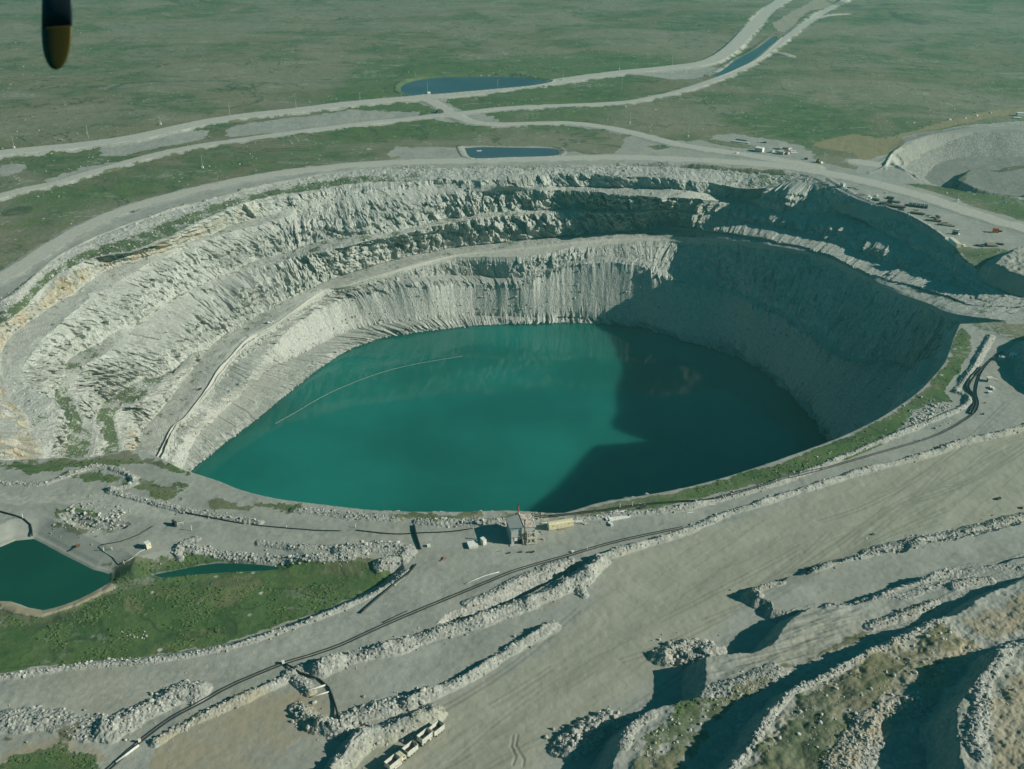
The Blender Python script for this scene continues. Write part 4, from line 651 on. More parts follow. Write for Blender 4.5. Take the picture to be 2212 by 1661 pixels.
# ------------------------------------------------------------------ water
import bmesh
def water(name, ring, mat, label):
    bm = bmesh.new(); f = bm.faces.new([bm.verts.new(tuple(p)) for p in ring]); bmesh.ops.triangulate(bm, faces=[f]); bm.normal_update()
    for f in bm.faces:
        if f.normal.z < 0: f.normal_flip()
    me = bpy.data.meshes.new(name); bm.to_mesh(me); bm.free()
    return tag(link(name, me, mat), label, kind="structure")
lr = smooth_line(WSEC[:, 15], 8); nrp = smooth_line(nearsec[:, 6], 8); ring = np.vstack([lr, nrp]); ring[:, 2] = WZ
cxy = ring[:, :2].mean(0); an = np.arctan2(ring[:, 1] - cxy[1], ring[:, 0] - cxy[0]); ring = ring[np.argsort(an)]
water("lake", ring, M['lake'], "deep green water filling the bottom of the open pit")
for nm, (pts, z) in PONDS.items():
    rr = smooth_line(np.vstack([atl(pts, z), atl(pts[:1], z)]), 3)[:-1]; c = rr.mean(0)
    d = rr - c; rr = c + d + d / (np.linalg.norm(d, axis=1)[:, None] + 1e-6) * 0.8; rr[:, 2] = z
    water(nm, rr, M['tarn'] if nm in ('settling_pond', 'wetland_channel') else M['pond'], {'far_pond': "blue pond behind the far haul road", 'roadside_pond': "small blue pond beside the pit road", 'canal': "narrow blue channel between the two roads at the top right", 'wetland_channel': "narrow green water channel running into the wetland grass", 'settling_pond': "dark green settling pond beside the wetland at the lower left"}[nm])
# ------------------------------------------------------------------ loose rock
RNG = np.random.default_rng(7)
def ico():
    t = (1 + 5 ** .5) / 2
    v = np.array([(-1,t,0),(1,t,0),(-1,-t,0),(1,-t,0),(0,-1,t),(0,1,t),(0,-1,-t),(0,1,-t),(t,0,-1),(t,0,1),(-t,0,-1),(-t,0,1)], float); v /= np.linalg.norm(v[0])
    f = np.array([(0,11,5),(0,5,1),(0,1,7),(0,7,10),(0,10,11),(1,5,9),(5,11,4),(11,10,2),(10,7,6),(7,1,8),(3,9,4),(3,4,2),(3,2,6),(3,6,8),(3,8,9),(4,9,5),(2,4,11),(6,2,10),(8,6,7),(9,8,1)])
    return v, f
IV, IF = ico()
def rock_cloud(name, pts, sizes, label, mat=None, flat=0.8):
    n = len(pts); V = IV[None] * (0.72 + 0.5 * RNG.random((n, 12, 1)))
    V = V * (sizes[:, None, None] * (0.55 + 0.75 * RNG.random((n, 1, 3))) * np.array([1, 1, flat])) * 0.62
    a = RNG.random(n) * 2 * pi; c, s = np.cos(a)[:, None], np.sin(a)[:, None]; x = V[:, :, 0] * c - V[:, :, 1] * s; y = V[:, :, 0] * s + V[:, :, 1] * c
    b = (RNG.random(n) - .5) * 1.6; c, s = np.cos(b)[:, None], np.sin(b)[:, None]; z = V[:, :, 2] * c - y * s; y = V[:, :, 2] * s + y * c
    P = np.stack([x, y, z], -1) + pts[:, None, :]
    F = (IF[None] + (np.arange(n) * 12)[:, None, None]).reshape(-1, 3)
    o = link(name, big_mesh(name, P.reshape(-1, 3), F, False), mat or M['rubble']); return tag(o, label, kind="stuff")
PT, SZ = [], []
for ln, wd, dens, (s0, s1) in ROCKLINES:
    L = np.linalg.norm(np.diff(ln[:, :2], axis=0), axis=1); far = np.median(ln[:, 1]); k = 1.0 if far < 420 else 0.55
    n = int(L.sum() * dens * 3.2 * k); q = RNG.choice(len(L), n, p=L / L.sum()); t = RNG.random(n)
    d = (ln[q + 1] - ln[q])[:, :2]; nrm_ = np.stack([-d[:, 1], d[:, 0]], -1) / (np.linalg.norm(d, axis=1)[:, None] + 1e-9)
    p = ln[q, :2] + d * t[:, None] + nrm_ * (RNG.normal(0, 0.85, n) * wd)[:, None]; s = s0 + (s1 - s0) * RNG.random(n) ** 4.5
    z = hz(p[:, 0], p[:, 1]); PT.append(np.stack([p[:, 0], p[:, 1], z + s * 0.08], -1)); SZ.append(s)
# scattered stones on steep fill and tundra
cand = np.nonzero((RUB > 0.5) & (GY < 620) & (GY > 120) & (np.abs(GX) < 420))[0]; cand = RNG.choice(cand, 6000, replace=False); s = 0.2 + 1.0 * RNG.random(len(cand)) ** 4
PT.append(np.stack([GX[cand], GY[cand], H[cand]], -1)); SZ.append(s)
wc = np.nonzero((VEG > 0.6) & (GY > 600) & (GY < 1700) & (np.abs(GX) < 700))[0]; wv = n_mid[wc] + 0.7 * n_sm[wc]; wc = wc[wv > 0.28]; wc = RNG.choice(wc, min(len(wc), 3000), replace=False)
PT.append(np.stack([GX[wc], GY[wc], H[wc] + 0.1], -1)); SZ.append(0.35 + 1.3 * RNG.random(len(wc)) ** 4)
PT = np.vstack(PT); SZ = np.concatenate(SZ); okp = np.isfinite(PT).all(1); rock_cloud("rubble", PT[okp], SZ[okp], "broken pale rock strewn over windrows, dumps and tundra")
# scree on the pit benches and at the water's edge
Vg = V.reshape(-1, 3); jj = np.array([j for j, f in J]); rowsel = np.nonzero(np.isin(jj, (0, 2, 4, 6, 10, 12, 14)))[0]
wrow = np.array([{0: 1.2, 2: .8, 4: .8, 6: .8, 10: 1.3, 12: 1.0, 14: 1.6}[jj[r]] for r in rowsel]); wrow /= wrow.sum(); n = 16000
rr = RNG.choice(rowsel, n, p=wrow); cc = RNG.integers(0, shp[1], n); pp = V[rr, cc]; ss = 0.35 + 1.7 * RNG.random(n) ** 4
rock_cloud("scree", pp, ss, "fallen rock lying on the pit benches", M['rubble'])

# ------------------------------------------------------------------ mesh builder for objects
class MB:
    def __init__(s): s.v = []; s.f = []
    def add(s, v, f):
        o = len(s.v); s.v += [tuple(p) for p in v]; s.f += [tuple(i + o for i in q) for q in f]; return s
    def box(s, x0, x1, y0, y1, z0, z1, tx=0, ty=0):
        v = [(x0,y0,z0),(x1,y0,z0),(x1,y1,z0),(x0,y1,z0),(x0+tx,y0+ty,z1),(x1-tx,y0+ty,z1),(x1-tx,y1-ty,z1),(x0+tx,y1-ty,z1)]
        return s.add(v, [(3,2,1,0),(4,5,6,7),(0,1,5,4),(1,2,6,5),(2,3,7,6),(3,0,4,7)])
    def tube(s, pts, r, n=8, cap=True, r1=None):
        pts = [Vector(p) for p in pts]; rings = []; up = Vector((0, 0, 1))
        for i, p in enumerate(pts):
            d = (pts[min(i + 1, len(pts) - 1)] - pts[max(i - 1, 0)]).normalized(); a = d.cross(up) if abs(d.z) < 0.95 else d.cross(Vector((1, 0, 0))); a.normalize(); b = a.cross(d)
            rad = r if r1 is None else r + (r1 - r) * i / (len(pts) - 1)
            rings.append([p + (a * cos(2 * pi * k / n) + b * sin(2 * pi * k / n)) * rad for k in range(n)])
        v = [q for g in rings for q in g]; f = [(i * n + k, i * n + (k + 1) % n, (i + 1) * n + (k + 1) % n, (i + 1) * n + k) for i in range(len(pts) - 1) for k in range(n)]
        if cap: f += [tuple(range(n))[::-1], tuple(range((len(pts) - 1) * n, len(pts) * n))]
        return s.add(v, f)
    def prism(s, prof, y0, y1):
        """profile in xz extruded along y"""
        n = len(prof); v = [(x, y0, z) for x, z in prof] + [(x, y1, z) for x, z in prof]
        return s.add(v, [tuple(range(n)), tuple(range(n, 2 * n))[::-1]] + [(i, i + n, (i + 1) % n + n, (i + 1) % n) for i in range(n)])
    def prism_x(s, prof, x0, x1):
        n = len(prof); v = [(x0, y, z) for y, z in prof] + [(x1, y, z) for y, z in prof]
        return s.add(v, [tuple(range(n))[::-1], tuple(range(n, 2 * n))] + [(i, (i + 1) % n, (i + 1) % n + n, i + n) for i in range(n)])
    def build(s, name, mat, parent=None, smooth=False):
        me = bpy.data.meshes.new(name); me.from_pydata(s.v, [], s.f); bm = bmesh.new(); bm.from_mesh(me); bmesh.ops.recalc_face_normals(bm, faces=bm.faces[:]); bm.to_mesh(me); bm.free()
        for p in me.polygons: p.use_smooth = smooth
        return link(name, me, M[mat], parent)
def box(*a): return MB().box(*a)
def empty(name, loc, rz=0.0, label=None, cat=None, group=None):
    o = bpy.data.objects.new(name, None); COL.objects.link(o); o.location = loc; o.rotation_euler = (0, 0, rz); o.empty_display_size = 0.5
    return tag(o, label, cat, group)
def copy_tree(o, parent=None):
    c = o.copy(); COL.objects.link(c); c.parent = parent
    for ch in list(o.children): copy_tree(ch, c)
    return c
def gp(px, py, z=None):
    """ground point seen at a photo position (two passes for local ground height)"""
    h = 0.0 if z is None else z
    for _ in range(4):
        p = at(px, py, h)
        if z is not None: break
        h = float(hz(p[0], p[1]))
    return p
def heading(p0, p1, z=None):
    a, b = gp(*p0, z), gp(*p1, z); return math.atan2(b[1] - a[1], b[0] - a[0]), float(np.linalg.norm(b[:2] - a[:2])), a

def mat_shrub():
    k = NT("low_shrub"); v = k.pos(); oi = k.n("ShaderNodeNewGeometry").outputs['Random Per Island']; n = k.noise(v, 2.5, 3, 0.6)
    cc_ = k.mix(oi, (0.06, 0.115, 0.035), (0.125, 0.165, 0.06)); k.bump(n, 0.3, 1.0); return k.out(k.mix(k.ramp(n, 0.45, 0.75, 0, 0.6), cc_, (0.05, 0.085, 0.03)), 0.95)
M['shrub'] = mat_shrub()
sc = np.nonzero((VEG > 0.55) & (LUSH > 0.4) & (GY < 640) & (GY > 120) & (np.abs(GX) < 420) & (inside < -1))[0]; wgt = np.clip(0.15 + fbm(GX[sc], GY[sc], 12, 3, 66) * 1.6, 0.0, 1); sc = sc[RNG.random(len(sc)) < wgt]
sc = RNG.choice(sc, min(len(sc), 9000), replace=False); ss_ = 0.3 + 1.3 * RNG.random(len(sc)) ** 3
rock_cloud("shrubbery", np.stack([GX[sc], GY[sc], H[sc] - 0.1 * ss_], -1), ss_, "low green shrubs on the wetland, rim strip and green dumps", M['shrub'], 0.42)
# ------------------------------------------------------------------ objects
# propeller blade of the aircraft, hanging into the view from above
def near_pt(px, py, d):
    dx = (px - 1106.0) / FOC; dy = (830.5 - py) / FOC
    return Vector((0, 0, CAM_H)) + Vector((dx, cos(_p) + dy * sin(_p), -sin(_p) + dy * cos(_p))) * d
D0 = 3.2; tip = near_pt(122, 151, D0); up_pt = near_pt(134, -1500, D0); ax = (up_pt - tip); LEN = ax.length; ax.normalize(); fw = Vector((0, cos(_p), -sin(_p))); sd_ = ax.cross(fw).normalized(); fw = sd_.cross(ax)
def blade_mesh(t0, t1, name, mat, parent, n=30):
    V_, F_ = [], []
    for i in range(n + 1):
        t = t0 + (t1 - t0) * i / n; c = tip + ax * (t * LEN); sc = D0 / FOC
        hw = sc * (38.5 * min(1.0, (1 - (1 - min(1, t * LEN / (sc * 95))) ** 2.3)) ** 0.5 + 4.0 * max(0, t - 0.1)); tw = radians(16 + 22 * t)
        sdir = sd_ * cos(tw) + fw * sin(tw); ndir = fw * cos(tw) - sd_ * sin(tw); hw = hw / cos(tw)
        for k in range(12):
            a = 2 * pi * k / 12; V_.append(c + sdir * (hw * cos(a)) + ndir * (0.16 * hw * sin(a) * (1 + 0.5 * cos(a))))
    for i in range(n):
        for k in range(12): F_.append((i * 12 + k, i * 12 + (k + 1) % 12, (i + 1) * 12 + (k + 1) % 12, (i + 1) * 12 + k))
    F_ += [tuple(range(12)), tuple(range(n * 12, n * 12 + 12))]
    m = MB(); m.add(V_, F_); return m.build(name, mat, parent, True)
pr = empty("propeller_blade", (0, 0, 0), 0, "dark propeller blade with a yellow tip hanging in front of the tundra", "propeller")
TT = 92 * D0 / FOC / LEN
blade_mesh(TT, 1.0, "blade", 'propdark', pr); blade_mesh(0.0, TT, "tip", 'propyellow', pr, 24)

# pump house
def rect_frame(fl, fr, z=None): h, w, o = heading(fl, fr, z); return h, w, o
h, w, o = rect_frame((1104.6, 1177.5), (1154.6, 1171.0)); HX, HD = w, 9.0
ph = empty("pump_house", o, h, "tall grey pump house with a rusty corrugated roof half and two chimneys", "building")
prof = [(0, 0.35), (HX, 0.35), (HX, 7.45), (HX * .54, 7.95), (0, 6.75)]
MB().prism(prof, 0, HD).build("wall", 'grey', ph)
MB().prism([(-0.25, 6.72), (HX * .54, 7.99), (HX * .54, 8.15), (-0.25, 6.88)], -0.25, HD + 0.25).build("roof", 'grey', ph)
rf = MB().prism([(HX * .545, 8.10), (HX + 0.3, 7.50), (HX + 0.3, 7.67), (HX * .545, 8.28)], -0.2, HD + 0.3).build("roof", 'roofsheet', ph); rf["label"] = "rusty corrugated roof half"
MB().prism([(HX + .32, 7.42), (HX + .52, 7.40), (HX + .52, 7.74), (HX + .32, 7.76)], -0.2, HD + 0.3).build("gutter", 'white', ph)
MB().box(-0.6, HX + 0.5, -0.9, HD + 0.4, -0.6, 0.34).build("plinth", 'concrete', ph)
for (cx, cy, top) in ((HX * .56, -0.75, 11.9), (HX * .52, HD + 0.4, 12.6)):
    cm = MB().tube([(cx, cy, 0.3), (cx, cy, top)], 0.27, 12).build("chimney", 'rust', ph, True); MB().tube([(cx, cy, top), (cx, cy, top + .25)], 0.38, 12).build("cap", 'dark', cm)
    MB().box(cx - .3, cx + .3, cy - .1 if cy > 0 else cy, cy if cy > 0 else cy + .8, 5.0, 5.2).build("bracket", 'dark', cm)
MB().box(1.3, 4.6, -0.06, 0.02, 0.38, 3.2).build("doorway_shade", 'dark', ph)  # flat dark panel on the wall paints the shade inside the open recess
dr = MB().box(1.2, 2.5, -0.16, -0.08, 1.9, 3.6).build("door", 'white', ph); MB().box(2.25, 2.35, -0.24, -0.17, 2.6, 2.8).build("handle", 'dark', dr)
MB().box(2.6, 4.4, -0.12, -0.02, 2.5, 3.3).build("window", 'galv', ph)
MB().tube([(-0.1, -0.35, 4.1), (HX + 3.2, -0.5, 4.3)], 0.09, 6).build("pipe", 'pipe', ph); MB().tube([(-0.1, -0.3, 3.85), (HX * .5, -0.3, 3.85)], 0.07, 6).build("pipe", 'dark', ph)
pf = empty("pipe_rack", (0, 0, 0)); pf.parent = ph
x0, x1, yf = HX * .66, HX + 0.35, -1.5
fr = MB()
for x in (x0, x1):
    for y in (yf, -0.2): fr.box(x - .12, x + .12, y - .12, y + .12, 0.3, 6.2)
for zz in (0.55, 3.1, 3.5, 5.9):
    fr.box(x0 - .12, x1 + .12, yf - .14, yf + .10, zz, zz + .22); fr.box(x1 - .12, x1 + .12, yf, -.1, zz, zz + .22)
fr.build("frame", 'cream', pf); MB().box(x0, x1, yf, -0.1, 3.0, 3.09).build("deck", 'cream', pf)
for xx, z0_, z1_ in ((x0 + 1.0, .6, 2.9), (x0 + 2.2, .6, 2.6), (x0 + .8, 3.6, 5.6), (x0 + 2.4, 3.6, 5.4)): MB().tube([(xx, -0.8, z0_), (xx, -0.8, z1_), (xx + .6, -0.8, z1_ + .2), (xx + .7, -0.2, z1_ + .2)], 0.16, 8).build("pipe", 'cream', pf)
for xx, zz in ((x0 + 1.0, 1.6), (x0 + 2.2, 1.4), (x0 + 2.4, 4.5)): MB().tube([(xx, -1.1, zz), (xx, -0.6, zz)], 0.34, 10).build("valve", 'dark', pf)
for xx in (HX * .50, HX * .60): MB().tube([(xx, -1.0, 0.4), (xx, -1.0, 2.2), (xx - .5, -1.0, 2.6)], 0.2, 8).build("pipe", 'galv', ph)

# yellow container with a barrel roof
h, w, o = rect_frame((1186.3, 1146.5), (1238.5, 1138.3)); n = 9
yc = empty("site_cabin", o, h, "long faded yellow cabin with a barrel roof beside the pump house", "cabin")
MB().box(0, w, 0, 2.6, 0.25, 2.6).build("body", 'yellow', yc)
arc_ = [(1.3 - 1.42 * cos(pi * k / n), 2.6 + 0.75 * sin(pi * k / n)) for k in range(n + 1)]
MB().prism_x(arc_, -0.1, w + 0.1).build("roof", 'yellow', yc, False)
for xx in (w * .12, w * .78): MB().prism([(xx, 1.75), (xx + .55, 1.75), (xx + .28, 2.3)], -0.07, -0.01).build("vent", 'rust', yc)
for xx in (w * .37, w * .52):
    d_ = MB().box(xx, xx + .9, -0.06, -0.005, 0.35, 2.35).build("door", 'cream', yc); MB().box(xx + .72, xx + .8, -0.12, -0.065, 1.2, 1.4).build("handle", 'dark', d_)
MB().box(w * .34, w * .66, -0.9, -0.02, 0.0, 0.22).build("step", 'wood', yc)
for xx in (w * .05, w * .95): MB().box(xx - .15, xx + .15, 0.1, 2.5, -0.3, 0.25).build("skid", 'dark', yc)

# low white tank tray with a raised rim
h, w, o = rect_frame((1317.4, 1125.5), (1361.2, 1117.2)); dd = 4.4
wt = empty("white_tray", o, h, "low wide white tray with a raised rim on the rim road", "tray")
MB().box(0, w, 0, dd, -0.1, 0.45).build("base", 'white', wt)
rim_ = MB(); rim_.box(-.12, w + .12, -.12, .12, -.1, .7); rim_.box(-.12, w + .12, dd - .12, dd + .12, -.1, .85); rim_.box(-.12, .12, .12, dd - .12, -.1, .75); rim_.box(w - .12, w + .12, .12, dd - .12, -.1, .9); rim_.build("rim", 'white', wt)
for x, y in ((w * .43, dd - .2), (w * .54, dd + .1)): MB().box(x, x + .55, y, y + .55, .45, 1.35).build("box", 'white', wt)
for y in (1.0, 2.4): MB().box(.2, 1.0, y, y + .9, .46, .8).build("pad", 'white', wt)
def crate(px, py, sx, sy, sz, rz, mat, name, label, cat, group=None, lid=True):
    p = gp(px, py); o = empty(name, p, rz, label, cat, group)
    MB().box(-sx/2, sx/2, -sy/2, sy/2, -0.05, sz, 0.02, 0.02).build("body", mat, o)
    if lid: MB().box(-sx/2 - .04, sx/2 + .04, -sy/2 - .04, sy/2 + .04, sz + .003, sz + .07).build("lid", mat, o)
    return o
crate(1309.5, 1120.5, .85, .75, .45, h, 'white', "storage_box", "small white box left of the white tray, nearest to the pit", "box"); crate(1312, 1123.8, .9, .75, .45, h, 'white', "storage_box", "small white box in the middle of three beside the white tray", "box")
crate(1315.8, 1129.2, .85, .75, .4, h, 'white', "storage_box", "small white box nearest the front corner of the white tray", "box"); crate(1321, 1134.6, 1.0, 1.9, .8, h - .2, 'white', "storage_box", "long white box in front of the white tray", "box")
crate(1383.5, 1098, .8, .8, .7, .3, 'dark', "equipment_case", "small dark case right of the white tray", "case"); crate(1391, 1096, 1.9, .7, .5, .2, 'tarp', "equipment_case", "long dark green case right of the white tray", "case")
h2, w2, o2 = rect_frame((1013.5, 1187), (1033.2, 1183.5))
lb = empty("low_shelter", o2, h2, "low flat white shelter on the yard left of the pump house", "shelter"); MB().box(0.15, w2 - .15, .15, 3.9, -.1, .95).build("wall", 'cream', lb); MB().box(-.1, w2 + .1, -.1, 4.1, .96, 1.12).build("roof", 'white', lb)
h2, w2, o2 = rect_frame((1044, 1178.6), (1051.6, 1177.3))
tb = empty("utility_hut", o2, h2 + .25, "narrow tall white hut between the low shelter and the pump house", "hut"); MB().box(0, 1.5, 0, 2.5, -.1, 2.25).build("body", 'white', tb); MB().box(-.08, 1.58, -.08, 2.58, 2.26, 2.4).build("roof", 'white', tb); MB().box(.3, 1.1, -.04, -.005, .1, 1.9).build("door", 'cream', tb)
def bundle(px, py, rz, L, n, r, mat, name, label, cat, seed=1, spread=1.0, group=None, item="pipe"):
    rg = random.Random(seed); o = empty(name, gp(px, py), rz, label, cat, group)
    for k in range(n):
        a = rg.uniform(-.35, .35) * spread; y = rg.uniform(-1, 1) * spread * r * n * .6; x = rg.uniform(-.6, .6) * spread; l = L * rg.uniform(.6, 1); zz = r + r * 1.6 * (k // max(2, n // 2))
        MB().tube([(x - l/2 * cos(a), y - l/2 * sin(a), zz), (x + l/2 * cos(a), y + l/2 * sin(a), zz)], r, 8).build(item, mat, o)
    return o
bundle(1249, 1127.5, .12, 4.2, 6, .14, 'pipe', "pipe_stack", "stack of long white pipes right of the yellow cabin", "pipes", 3); bundle(1263, 1131, -.3, 2.6, 7, .13, 'pipe', "pipe_stack", "jumbled short white pipes at the end of the long pipe stack", "pipes", 5, 1.6)
bundle(1178, 1130.5, .2, 3.0, 3, .16, 'white', "pipe_stack", "few white pipes behind the left end of the yellow cabin", "pipes", 8); bundle(1385, 1089, .15, 3.0, 2, .12, 'white', "pipe_stack", "two white pipes lying by the rim pipeline", "pipes", 4)
bundle(1171, 1152, -1.0, 3.2, 4, .1, 'galv', "scrap_beams", "grey beams scattered right of the pump house front", "beams", 7, 1.3, item="beam"); bundle(1172, 1165.5, -.4, 1.6, 3, .22, 'galv', "scrap_beams", "short grey blocks lying in front of the pipe rack", "beams", 9, .5, item="beam"); bundle(1080, 1191, .3, 2.4, 3, .1, 'wood', "timber_scrap", "loose timber on the yard beside the narrow hut", "timber", 10, 1.2, item="plank")
for (x, y, s) in ((1124, 1193, 'dark'), (1143, 1193.2, 'tarp'), (1151, 1192.5, 'dark'), (1099, 1195, 'tarp')):
    q = RNG.random(); crate(x, y, 1.5, .7, .35, q, s, "scrap_heap", {1124: "flat dark scrap in front of the pump house door", 1143: "dark green scrap in front of the pump house chimney", 1151: "dark scrap in front of the pipe rack", 1099: "dark scrap by the front left corner of the pump house"}[x], "scrap", lid=False)
bundle(958, 1208, 1.2, 2.6, 4, .15, 'rust', "steel_scrap", "rusty steel lengths on the yard by the thick culvert pipe", "steel", 12, 1.5, item="bar"); crate(926, 1180, 1.3, 1.1, .8, .2, 'white', "storage_box", "white box standing right of the thick black culvert pipe", "box")

# road train: four bins in a line
def wheel(mb_parent, x, y, r=.52, wd=.32):
    t = MB().tube([(x, y - wd/2, r), (x, y + wd/2, r)], r, 14).build("wheel", 'tyre', mb_parent); s = -1 if y < 0 else 1
    MB().tube([(x, y + s * (wd/2 - .02), r), (x, y + s * (wd/2 + .03), r)], r * .58, 10).build("hub", 'hub', t)
def tipper(px, py, rz, axles, label, name, front=None, L=4.5):
    p = gp(px, py, 3.2); g = float(hz(p[0], p[1])); o = empty(name, (p[0], p[1], g), rz, label, "truck" if front else "trailer")
    x0, x1, y, z0, z1 = -L/2, L/2, 1.27, 1.25, 3.15
    MB().box(x0 - .3, x1 + .3, -.45, .45, .85, 1.1).build("chassis", 'dark', o)
    b = MB(); b.box(x0, x1, -y, -y + .1, z0, z1); b.box(x0, x1, y - .1, y, z0, z1); b.box(x0, x0 + .1, -y + .1, y - .1, z0, z1); b.box(x1 - .1, x1, -y + .1, y - .1, z0, z1 + .25)
    b.box(x0 - .06, x1 + .06, -y - .09, -y - .003, z1 - .14, z1 + .04); b.box(x0 - .06, x1 + .06, y + .003, y + .09, z1 - .14, z1 + .04)
    k = 7
    for i in range(k): xx = x0 + (i + .5) * L / k; b.box(xx - .05, xx + .05, -y - .07, -y - .002, z0, z1 - .15); b.box(xx - .05, xx + .05, y + .002, y + .07, z0, z1 - .15)
    bn = b.build("bin", 'bin', o); MB().box(x0 + .1, x1 - .1, -y + .1, y - .1, z0 - .1, z0 + .12).build("floor", 'bininside', bn)
    MB().box(x0, x1, -y + .02, y - .02, z0 - .16, z0 - .11).build("subframe", 'bin', o)
    for xx in axles:
        for s in (-1, 1): wheel(o, xx, s * 1.02)
    for s in (-1, 1): MB().box(axles[0] - .6, axles[-1] + .6, s * 1.2 - .16, s * 1.2 + .16, 1.06, 1.12).build("mudguard", 'bin', o)
    if front == 'cab':
        cb = empty("cab", (0, 0, 0)); cb.parent = o; c0 = x1 + .35
        MB().prism([(c0, 1.0), (c0 + 2.0, 1.0), (c0 + 2.0, 1.9), (c0 + 1.55, 2.95), (c0, 3.0)], -1.2, 1.2).build("shell", 'cab', cb); MB().box(c0 + 2.0, c0 + 2.9, -1.0, 1.0, .9, 1.85, 0.1, .1).build("bonnet", 'cab', cb)
        for s in (-1, 1):
            MB().box(c0 + .75, c0 + 1.4, s * 1.22 - .02, s * 1.22 + .02, 2.0, 2.65).build("window", 'glass', cb); MB().tube([(c0 + 1.9, s * 1.3, 1.9), (c0 + 1.9, s * 1.5, 1.9), (c0 + 1.9, s * 1.5, 2.5)], .05, 6).build("mirror", 'dark', cb)
        MB().add([(c0 + 2.02, -1.05, 1.95), (c0 + 2.02, 1.05, 1.95), (c0 + 1.6, 1.05, 2.88), (c0 + 1.6, -1.05, 2.88)], [(0, 1, 2, 3)]).build("windscreen", 'glass', cb)
        MB().tube([(c0 - .1, .9, 1.2), (c0 - .1, .9, 3.7)], .08, 8).build("exhaust", 'galv', o); wheel(o, c0 + 2.0, 1.02); wheel(o, c0 + 2.0, -1.02)
        MB().box(x1 - 2.6, x1 + .3, -1.42, -1.05, .35, .95).build("side_tank", 'bin', o); MB().box(x1 - .5, x1 + 3.2, -.45, .45, .6, .85).build("chassis", 'dark', o)
    if front == 'box':
        MB().box(x1 - 1.5, x1 - .8, -1.3, -.8, .35, 1.0).build("toolbox", 'bin', o); MB().tube([(x1 - .6, -1.05, 1.25), (x1 - .6, -1.05, .2)], .12, 8).build("landing_leg", 'dark', o)
    return o
hA, _, _ = heading((905, 1594), (926, 1577.5), 3.2)
tp = lambda x, y: ((1450 + x * .18083) * .54004, (2850 + y * .18083) * .54004)
tipper(*tp(1640, 290), hA, (-.9, .2, 1.3), "empty pale ore trailer at the upper right end of the parked line", "ore_trailer")
tipper(*tp(1372, 463), hA, (-1.9, -.8), "empty pale ore trailer second from the upper right of the parked line", "ore_trailer", None); _q = [o for o in COL.objects if o.name.startswith("ore_trailer")][-1]
MB().box(.9, 1.6, -1.42, -.9, .3, 1.0).build("toolbox", 'bin', _q); wheel(_q, 2.2, -1.02); wheel(_q, 2.2, 1.02)
tipper(*tp(1050, 742), hA, (-1.2, -.1, 1.0), "empty pale ore trailer directly ahead of the cream cab", "ore_trailer")
tipper(*tp(660, 1042), hA, (-1.6, -.5), "ore truck with a dusty cream cab at the lower left end of the line", "ore_truck", 'cab')

# poles
def pole(px, py, top_y, label, box=False, arms=False, mat='galv', tilt=0.0):
    g = gp(px, py); z0_, z1_ = 0.0, 60.0
    for _ in range(40):
        m = (z0_ + z1_) / 2; v = g + np.array([0, 0, m]); d = v - np.array([0, 0, CAM_H]); zc = d[1] * cos(_p) - d[2] * sin(_p); yc = d[1] * sin(_p) + d[2] * cos(_p)
        if 830.5 - FOC * yc / zc > top_y: z0_ = m
        else: z1_ = m
    L = min(z0_, 22); o = empty("utility_pole", g, 0, label, "pole", "poles along the far mine roads")
    MB().tube([(0, 0, -.5), (tilt * L, 0, L)], .20, 7, r1=.13).build("post", mat, o)
    if arms:
        for zz in (L - .5, L - 1.7): MB().box(-1.3, 1.3, -.1, .1, zz, zz + .2).build("crossarm", 'wood', o)
    else: MB().tube([(tilt * L, 0, L - .15), (tilt * L + .9, 0, L + .15), (tilt * L + 1.3, 0, L + .12)], .09, 6).build("arm", mat, o); MB().box(tilt * L + 1.0, tilt * L + 1.7, -.16, .16, L, L + .14).build("lamp", mat, o)
    if box: MB().box(-.8, .8, -.8, .5, -.2, 1.7).build("base_block", 'white', o)
for a in ((30.7, 320, 297, "lamp pole with a white base at the far left of the top road", True), (191, 298, 272, "lamp pole on brown tundra above the top road, second from the left"), (347, 269, 250, "lamp pole with a white base above the large grey rubble patch", True), (497, 251, 228, "thin lamp pole above the top road left of the tall one"),
          (640, 235, 213, "thin lamp pole on the tundra edge of the top road"), (407, 328, 312, "short lamp pole beside the second road"), (438, 363, 335, "lamp pole with a white base on green tundra between two roads", True), (778, 218, 198, "lamp pole left of the big blue pond"),
          (1075, 189, 172, "lamp pole standing before the big blue pond"), (1216, 172, 152, "lamp pole just right of the big blue pond", True), (1338, 151, 128, "lamp pole with a white base on the top road bend", True), (1452, 140, 122, "thin lamp pole where the top road widens"),
          (1343, 197, 162, "tallest lamp pole on the grass between the top two roads"), (1352, 232, 213, "lamp pole with a white base beside the middle road", True), (1361, 267, 243, "lamp pole with a white base in the open green field", True), (1487, 296, 268, "lamp pole with a white base at the left of the container yard", True),
          (1632, 297, 285, "short pole behind the container yard"), (1779, 350, 328, "thin pole beside the small orange loader"), (2069, 435, 418, "lamp pole with a white base by the laydown road", True), (1563, 88, 78, "short pole on the slope left of the channel"), (1598, 67, 53, "short pole beside the steep top road")): pole(*a)
pole(471, 397, 370, "timber power pole with two crossarms beside the pit road", False, True, 'wood')
h2, w2, o2 = rect_frame((924, 204.5), (935, 204)); hut = empty("pond_hut", o2, h2, "small white hut with a mast at the corner of the blue pond", "hut"); MB().box(0, 3.2, 0, 2.6, -.2, 2.3).build("body", 'white', hut); MB().box(-.15, 3.35, -.15, 2.75, 2.31, 2.5).build("roof", 'white', hut); MB().tube([(.4, 1.2, 2.4), (.4, 1.2, 13.5)], .12, 6).build("mast", 'galv', hut); MB().box(1.9, 2.7, -.04, -.005, .0, 1.9).build("door", 'cream', hut)
